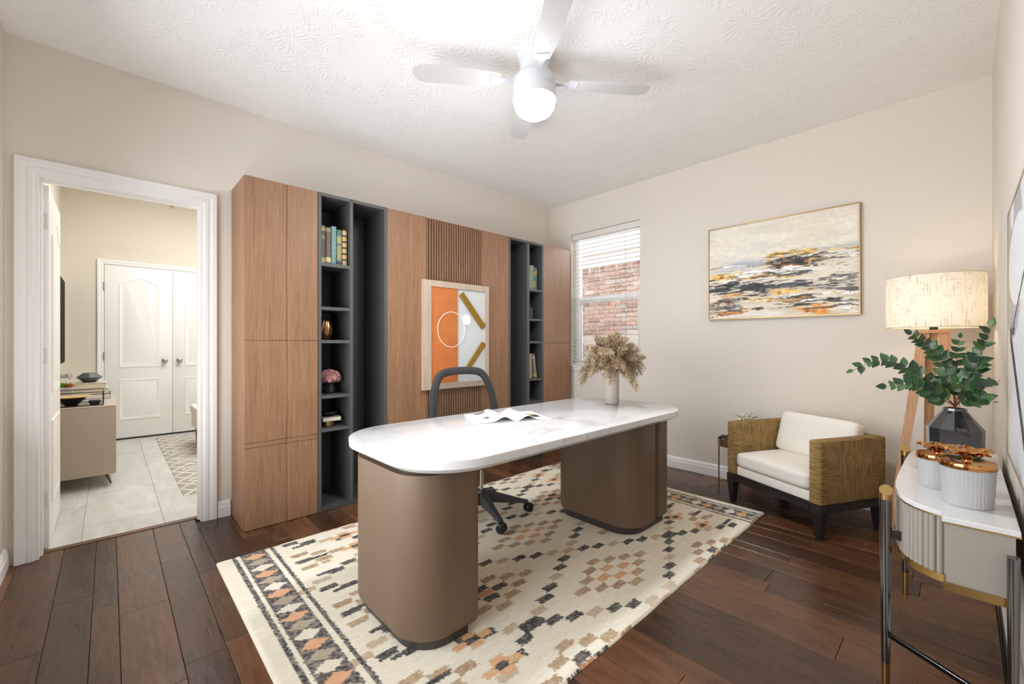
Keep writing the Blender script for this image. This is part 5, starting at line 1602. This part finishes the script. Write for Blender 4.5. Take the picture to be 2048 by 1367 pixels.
putc((np.abs(sz - (0.420 - 0.63 * (sx - 0.10))) < 0.030) & (sx > 0.09) & (sx < 0.62), (54, 54, 58))
putc((np.abs(sz - (0.405 + 0.38 * (sx - 0.10))) < 0.009) & (sx > 0.09) & (sx < 0.58), (40, 40, 42))
putc((np.abs(sz - 0.432) < 0.012) & (sx > 0.08) & (sx < 0.26), (66, 66, 70))
putc((np.abs(sx - 0.26) < 0.012) & (sz > 0.43) & (sz < 0.47), (50, 50, 54))
putc(((sx - 0.95) ** 2 + (sz - 0.45) ** 2 < 0.2 ** 2), (196, 196, 200))
C *= (0.97 + 0.05 * vnoise(U * 90, Vv * 60, 44))[..., None]
Pp = np.stack([np.full_like(U, gx0), GY1 - sx, GZ0 + sz], -1)
color_grid('print', Pp, C, vcol_mat('matte_print', 0.5), gp)
box('backing_board', gx0 + 0.001, XR - 0.0005, GY0, GY1, GZ0, GZ1, mat('backing_card', (200, 196, 190), 0.9), gp)
for (a, b, c, d) in ((GY0 - 0.006, GY0, GZ0 - 0.006, GZ1 + 0.006), (GY1, GY1 + 0.006, GZ0 - 0.006, GZ1 + 0.006), (GY0, GY1, GZ0 - 0.006, GZ0), (GY0, GY1, GZ1, GZ1 + 0.006)):
    box('frame_bar', gx0 - 0.0025, XR - 0.0005, a, b, c, d, BRASS, gp)

# ------------------------------------------------------------------ next room furniture
sb = thing('sideboard', 'greige lacquered sideboard on thin metal legs in the next room', 'sideboard', (-5.5, -0.17, 0))
SBX0, SBX1, SBY0, SBY1 = -6.24, -4.72, -0.372, 0.037
box('cabinet_body', SBX0, SBX1, SBY0, SBY1, 0.098, 0.64, GREIGE, sb, 0.002)
box('top_panel', SBX0 - 0.001, SBX1 + 0.001, SBY0 - 0.001, SBY1 + 0.003, 0.64, 0.648, GREIGE, sb, 0.001)
for i in range(3):
    a = SBX0 + 0.004 + i * 0.505
    box('door', a, a + 0.501, SBY1, SBY1 + 0.004, 0.104, 0.634, GREIGE, sb, 0.001)
for x, y in ((SBX1 - 0.12, SBY1 - 0.06), (SBX0 + 0.12, SBY1 - 0.06), (SBX1 - 0.12, SBY0 + 0.06), (SBX0 + 0.12, SBY0 + 0.06)):
    dx = 0.03 if x > -5.5 else -0.03; dy = 0.035 if y > -0.17 else -0.02
    tube('leg', [(x, y, 0.098), (x + dx, y + dy, 0.0008)], [0.012, 0.005], mat('dark_steel', (90, 88, 86), 0.3, 0.9), sb, 10)
tv = thing('television', 'thin black television on the side wall of the next room', 'television', (-6.0, YN, 0.92))
box('body', -6.78, -5.35, YN + 0.004, YN + 0.035, 0.94, 1.83, BLACK, tv, 0.003)
box('screen', -6.77, -5.36, YN + 0.0355, YN + 0.037, 0.955, 1.82, mat('tv_screen', (10, 10, 11), 0.6, spec=0.1), tv)
Z = 0.6485
def lying_book(label, x0, x1, y0, y1, z0, h, rgb):
    b = thing('book', label, 'book', ((x0 + x1) / 2, (y0 + y1) / 2, z0))
    m = mat('cover_%d_%d_%d' % rgb, rgb, 0.5)
    boxes('cover', [(x0, x1, y0, y1, z0 + 0.0003, z0 + 0.003), (x0, x1, y0, y1, z0 + h - 0.003, z0 + h), (x0, x0 + 0.003, y0, y1, z0 + 0.003, z0 + h - 0.003)], m, b)
    box('page_block', x0 + 0.003, x1 - 0.004, y0 + 0.004, y1 - 0.004, z0 + 0.003, z0 + h - 0.003, PAPER if rgb[0] > 120 else mat('white_pages', (232, 230, 224), 0.9), b)
fb_ = thing('wire_tray', 'black wire box tray on the near end of the sideboard', 'tray', (-4.95, -0.17, Z))
x0, x1, y0, y1, hh = -5.14, -4.80, -0.35, -0.035, 0.108
rb_ = 0.0035
E8 = [((x0, y0), (x1, y0)), ((x1, y0), (x1, y1)), ((x1, y1), (x0, y1)), ((x0, y1), (x0, y0))]
for z in (Z + 0.004, Z + hh):
    for (a, b) in E8: tube('rail', [(a[0], a[1], z), (b[0], b[1], z)], rb_, BLACK, fb_, 6)
for (a, b) in E8: tube('post', [(a[0], a[1], Z + 0.0005), (a[0], a[1], Z + hh)], rb_, BLACK, fb_, 6)
box('tray_floor', x0, x1, y0, y1, Z + 0.001, Z + 0.005, mat('tray_mirror', (150, 148, 142), 0.15, 0.8), fb_)
db_ = thing('black_bowl', 'black bowl standing inside the wire tray', 'bowl', (-4.9, -0.22, Z))
lathe('bowl', [(0.0, 0.0), (0.035, 0.0), (0.05, 0.015), (0.085, 0.05), (0.082, 0.05), (0.045, 0.016), (0.0, 0.01)], BLACK, db_, (-4.90, -0.22, Z + 0.0055), 32)
wd_ = thing('wooden_platter', 'round light wood platter resting on the black bowl', 'platter', (-4.92, -0.24, Z + 0.06))
lathe('platter', [(0.0, 0.0), (0.06, 0.0), (0.125, 0.018), (0.121, 0.02), (0.055, 0.005), (0.0, 0.005)], make_wood('light_platter_wood', (176, 142, 96), (198, 166, 116), (212, 184, 138), (4, 20, 20)), wd_, (-4.91, -0.22, Z + 0.056), 40)
pb_ = thing('pebble_dish', 'long dark dish beside the bowl inside the wire tray', 'dish', (-4.86, -0.09, Z))
lathe('dish', [(0.0, 0.0), (0.03, 0.0), (0.044, 0.02), (0.04, 0.034), (0.0, 0.036)], BLACK, pb_, xf=Matrix.Translation((-4.85, -0.085, Z + 0.0055)) @ Matrix.Diagonal((0.7, 0.85, 1, 1)), seg=24)
lying_book('white book at the bottom of the pile on the sideboard', -5.62, -5.36, -0.25, 0.01, Z, 0.045, (70, 70, 72))
lying_book('grey marbled book second from the bottom of the sideboard pile', -5.61, -5.37, -0.242, -0.005, Z + 0.0455, 0.05, (196, 194, 190))
lying_book('light grey book on top of the sideboard pile', -5.60, -5.38, -0.238, -0.015, Z + 0.096, 0.05, (206, 203, 198))
gd = thing('geometric_vase', 'dark grey diamond-faceted vase on the pile of books', 'vase', (-5.49, -0.13, Z + 0.146))
lathe('body', [(0.0, 0.0), (0.04, 0.0), (0.088, 0.045), (0.04, 0.085), (0.034, 0.085), (0.0, 0.06)], mat('charcoal_ceramic', (76, 78, 80), 0.5), gd, (-5.49, -0.13, Z + 0.1465), 8, None, 0, 0, 5)
pp_ = thing('square_planter', 'square grey planter with small succulents on the sideboard', 'planter', (-5.34, -0.285, Z))
box('pot', -5.34 + 0.0, -5.34 + 0.12, -0.345, -0.225, Z + 0.0003, Z + 0.125, mat('grey_pot', (186, 178, 172), 0.6), pp_, 0.004)
SUCC = mat('succulent_green', (96, 168, 58), 0.5); SUCO = mat('succulent_orange', (178, 108, 46), 0.5)
sl_me = [raw_mesh('succulent_leaf', [(0, 0, 0), (0.012, 0.02, 0.006), (0, 0.048, 0.0), (-0.012, 0.02, 0.006), (0, 0.02, -0.004)], [(0, 1, 4), (1, 2, 4), (2, 3, 4), (3, 0, 4), (0, 3, 2, 1)], m) for m in (SUCC, SUCO)]
rs_ = random.Random(8)
for (cx_, cy_, kind, n) in ((-5.30, -0.315, 0, 18), (-5.27, -0.285, 0, 16), (-5.25, -0.25, 1, 14)):
    for i in range(n):
        a = i * 2.4; el_ = 0.2 + 1.1 * i / n
        inst('succulent_leaf', sl_me[kind], pp_, (cx_, cy_, Z + 0.125), (el_, 0, a), (1, 1, 1))
gm = thing('glass_mug', 'clear glass mug with dark lid behind the planter', 'mug', (-5.52, -0.335, Z))
lathe('body', [(0.0, 0.0), (0.04, 0.0), (0.042, 0.20), (0.039, 0.20), (0.037, 0.008), (0.0, 0.008)], GLASS, gm, (-5.44, -0.31, Z + 0.0003), 24)
tube('lid_ring', [(-5.44 + 0.042 * math.cos(a), -0.31 + 0.042 * math.sin(a), Z + 0.202) for a in [2 * math.pi * i / 24 for i in range(25)]], 0.004, BLACK, gm, 6)
# patterned rug in the next room
nu, nv = 150, 260
rx0, rx1, ry0, ry1 = -6.74, -4.03, 0.405, 2.0
X, Yg = np.meshgrid(np.linspace(rx0, rx1, 260), np.linspace(ry0, ry1, 150))
C = np.ones(X.shape + (3,)) * np.array((168, 160, 150.))
C *= (0.9 + 0.18 * vnoise(X * 90, Yg * 40, 61))[..., None]
px_, py_ = (X - rx0) / 0.42 % 1.0, (Yg - ry0) / 0.30 % 1.0
dd = np.abs(np.abs(px_ - 0.5) - np.abs(py_ - 0.5)); d2 = np.abs(np.abs(px_ - 0.5) + np.abs(py_ - 0.5) - 0.5); d3 = np.abs(np.abs(px_ - 0.5) + np.abs(py_ - 0.5) - 0.25)
C[(dd < 0.03) | (d2 < 0.04) | (d3 < 0.03)] = (222, 217, 208)
zz = np.full_like(X, 0.007); zz[0, :] = zz[-1, :] = 0.0006; zz[:, 0] = zz[:, -1] = 0.0006
r2 = color_grid('area_rug', np.stack([X, Yg, zz], -1), C, vcol_mat('grey_wool', 0.95, 0.4, 300, 0.003))
tag(r2, 'grey rug with pale diamond lines on the tiles of the next room', 'rug')
bn = thing('bench', 'pale upholstered bench with tapered wooden legs by the door jamb', 'bench', (-5.6, 1.2, 0))
cushion('seat_cushion', -6.05, -5.30, 0.665, 1.9, 0.36, 0.47, 0.006, CREAMFAB, bn, Matrix.Identity(4), 0.03)
box('seat_base', -6.03, -5.32, 0.68, 1.88, 0.22, 0.362, CREAMFAB, bn, 0.012)
for x, y in ((-5.98, 0.73), (-5.38, 0.73), (-5.98, 1.83), (-5.38, 1.83)):
    lathe('leg', [(0.012, 0.0), (0.024, 0.22), (0.0, 0.222)], mat('bench_leg_wood', (138, 112, 88), 0.5), bn, (x, y, 0.0075), 12)
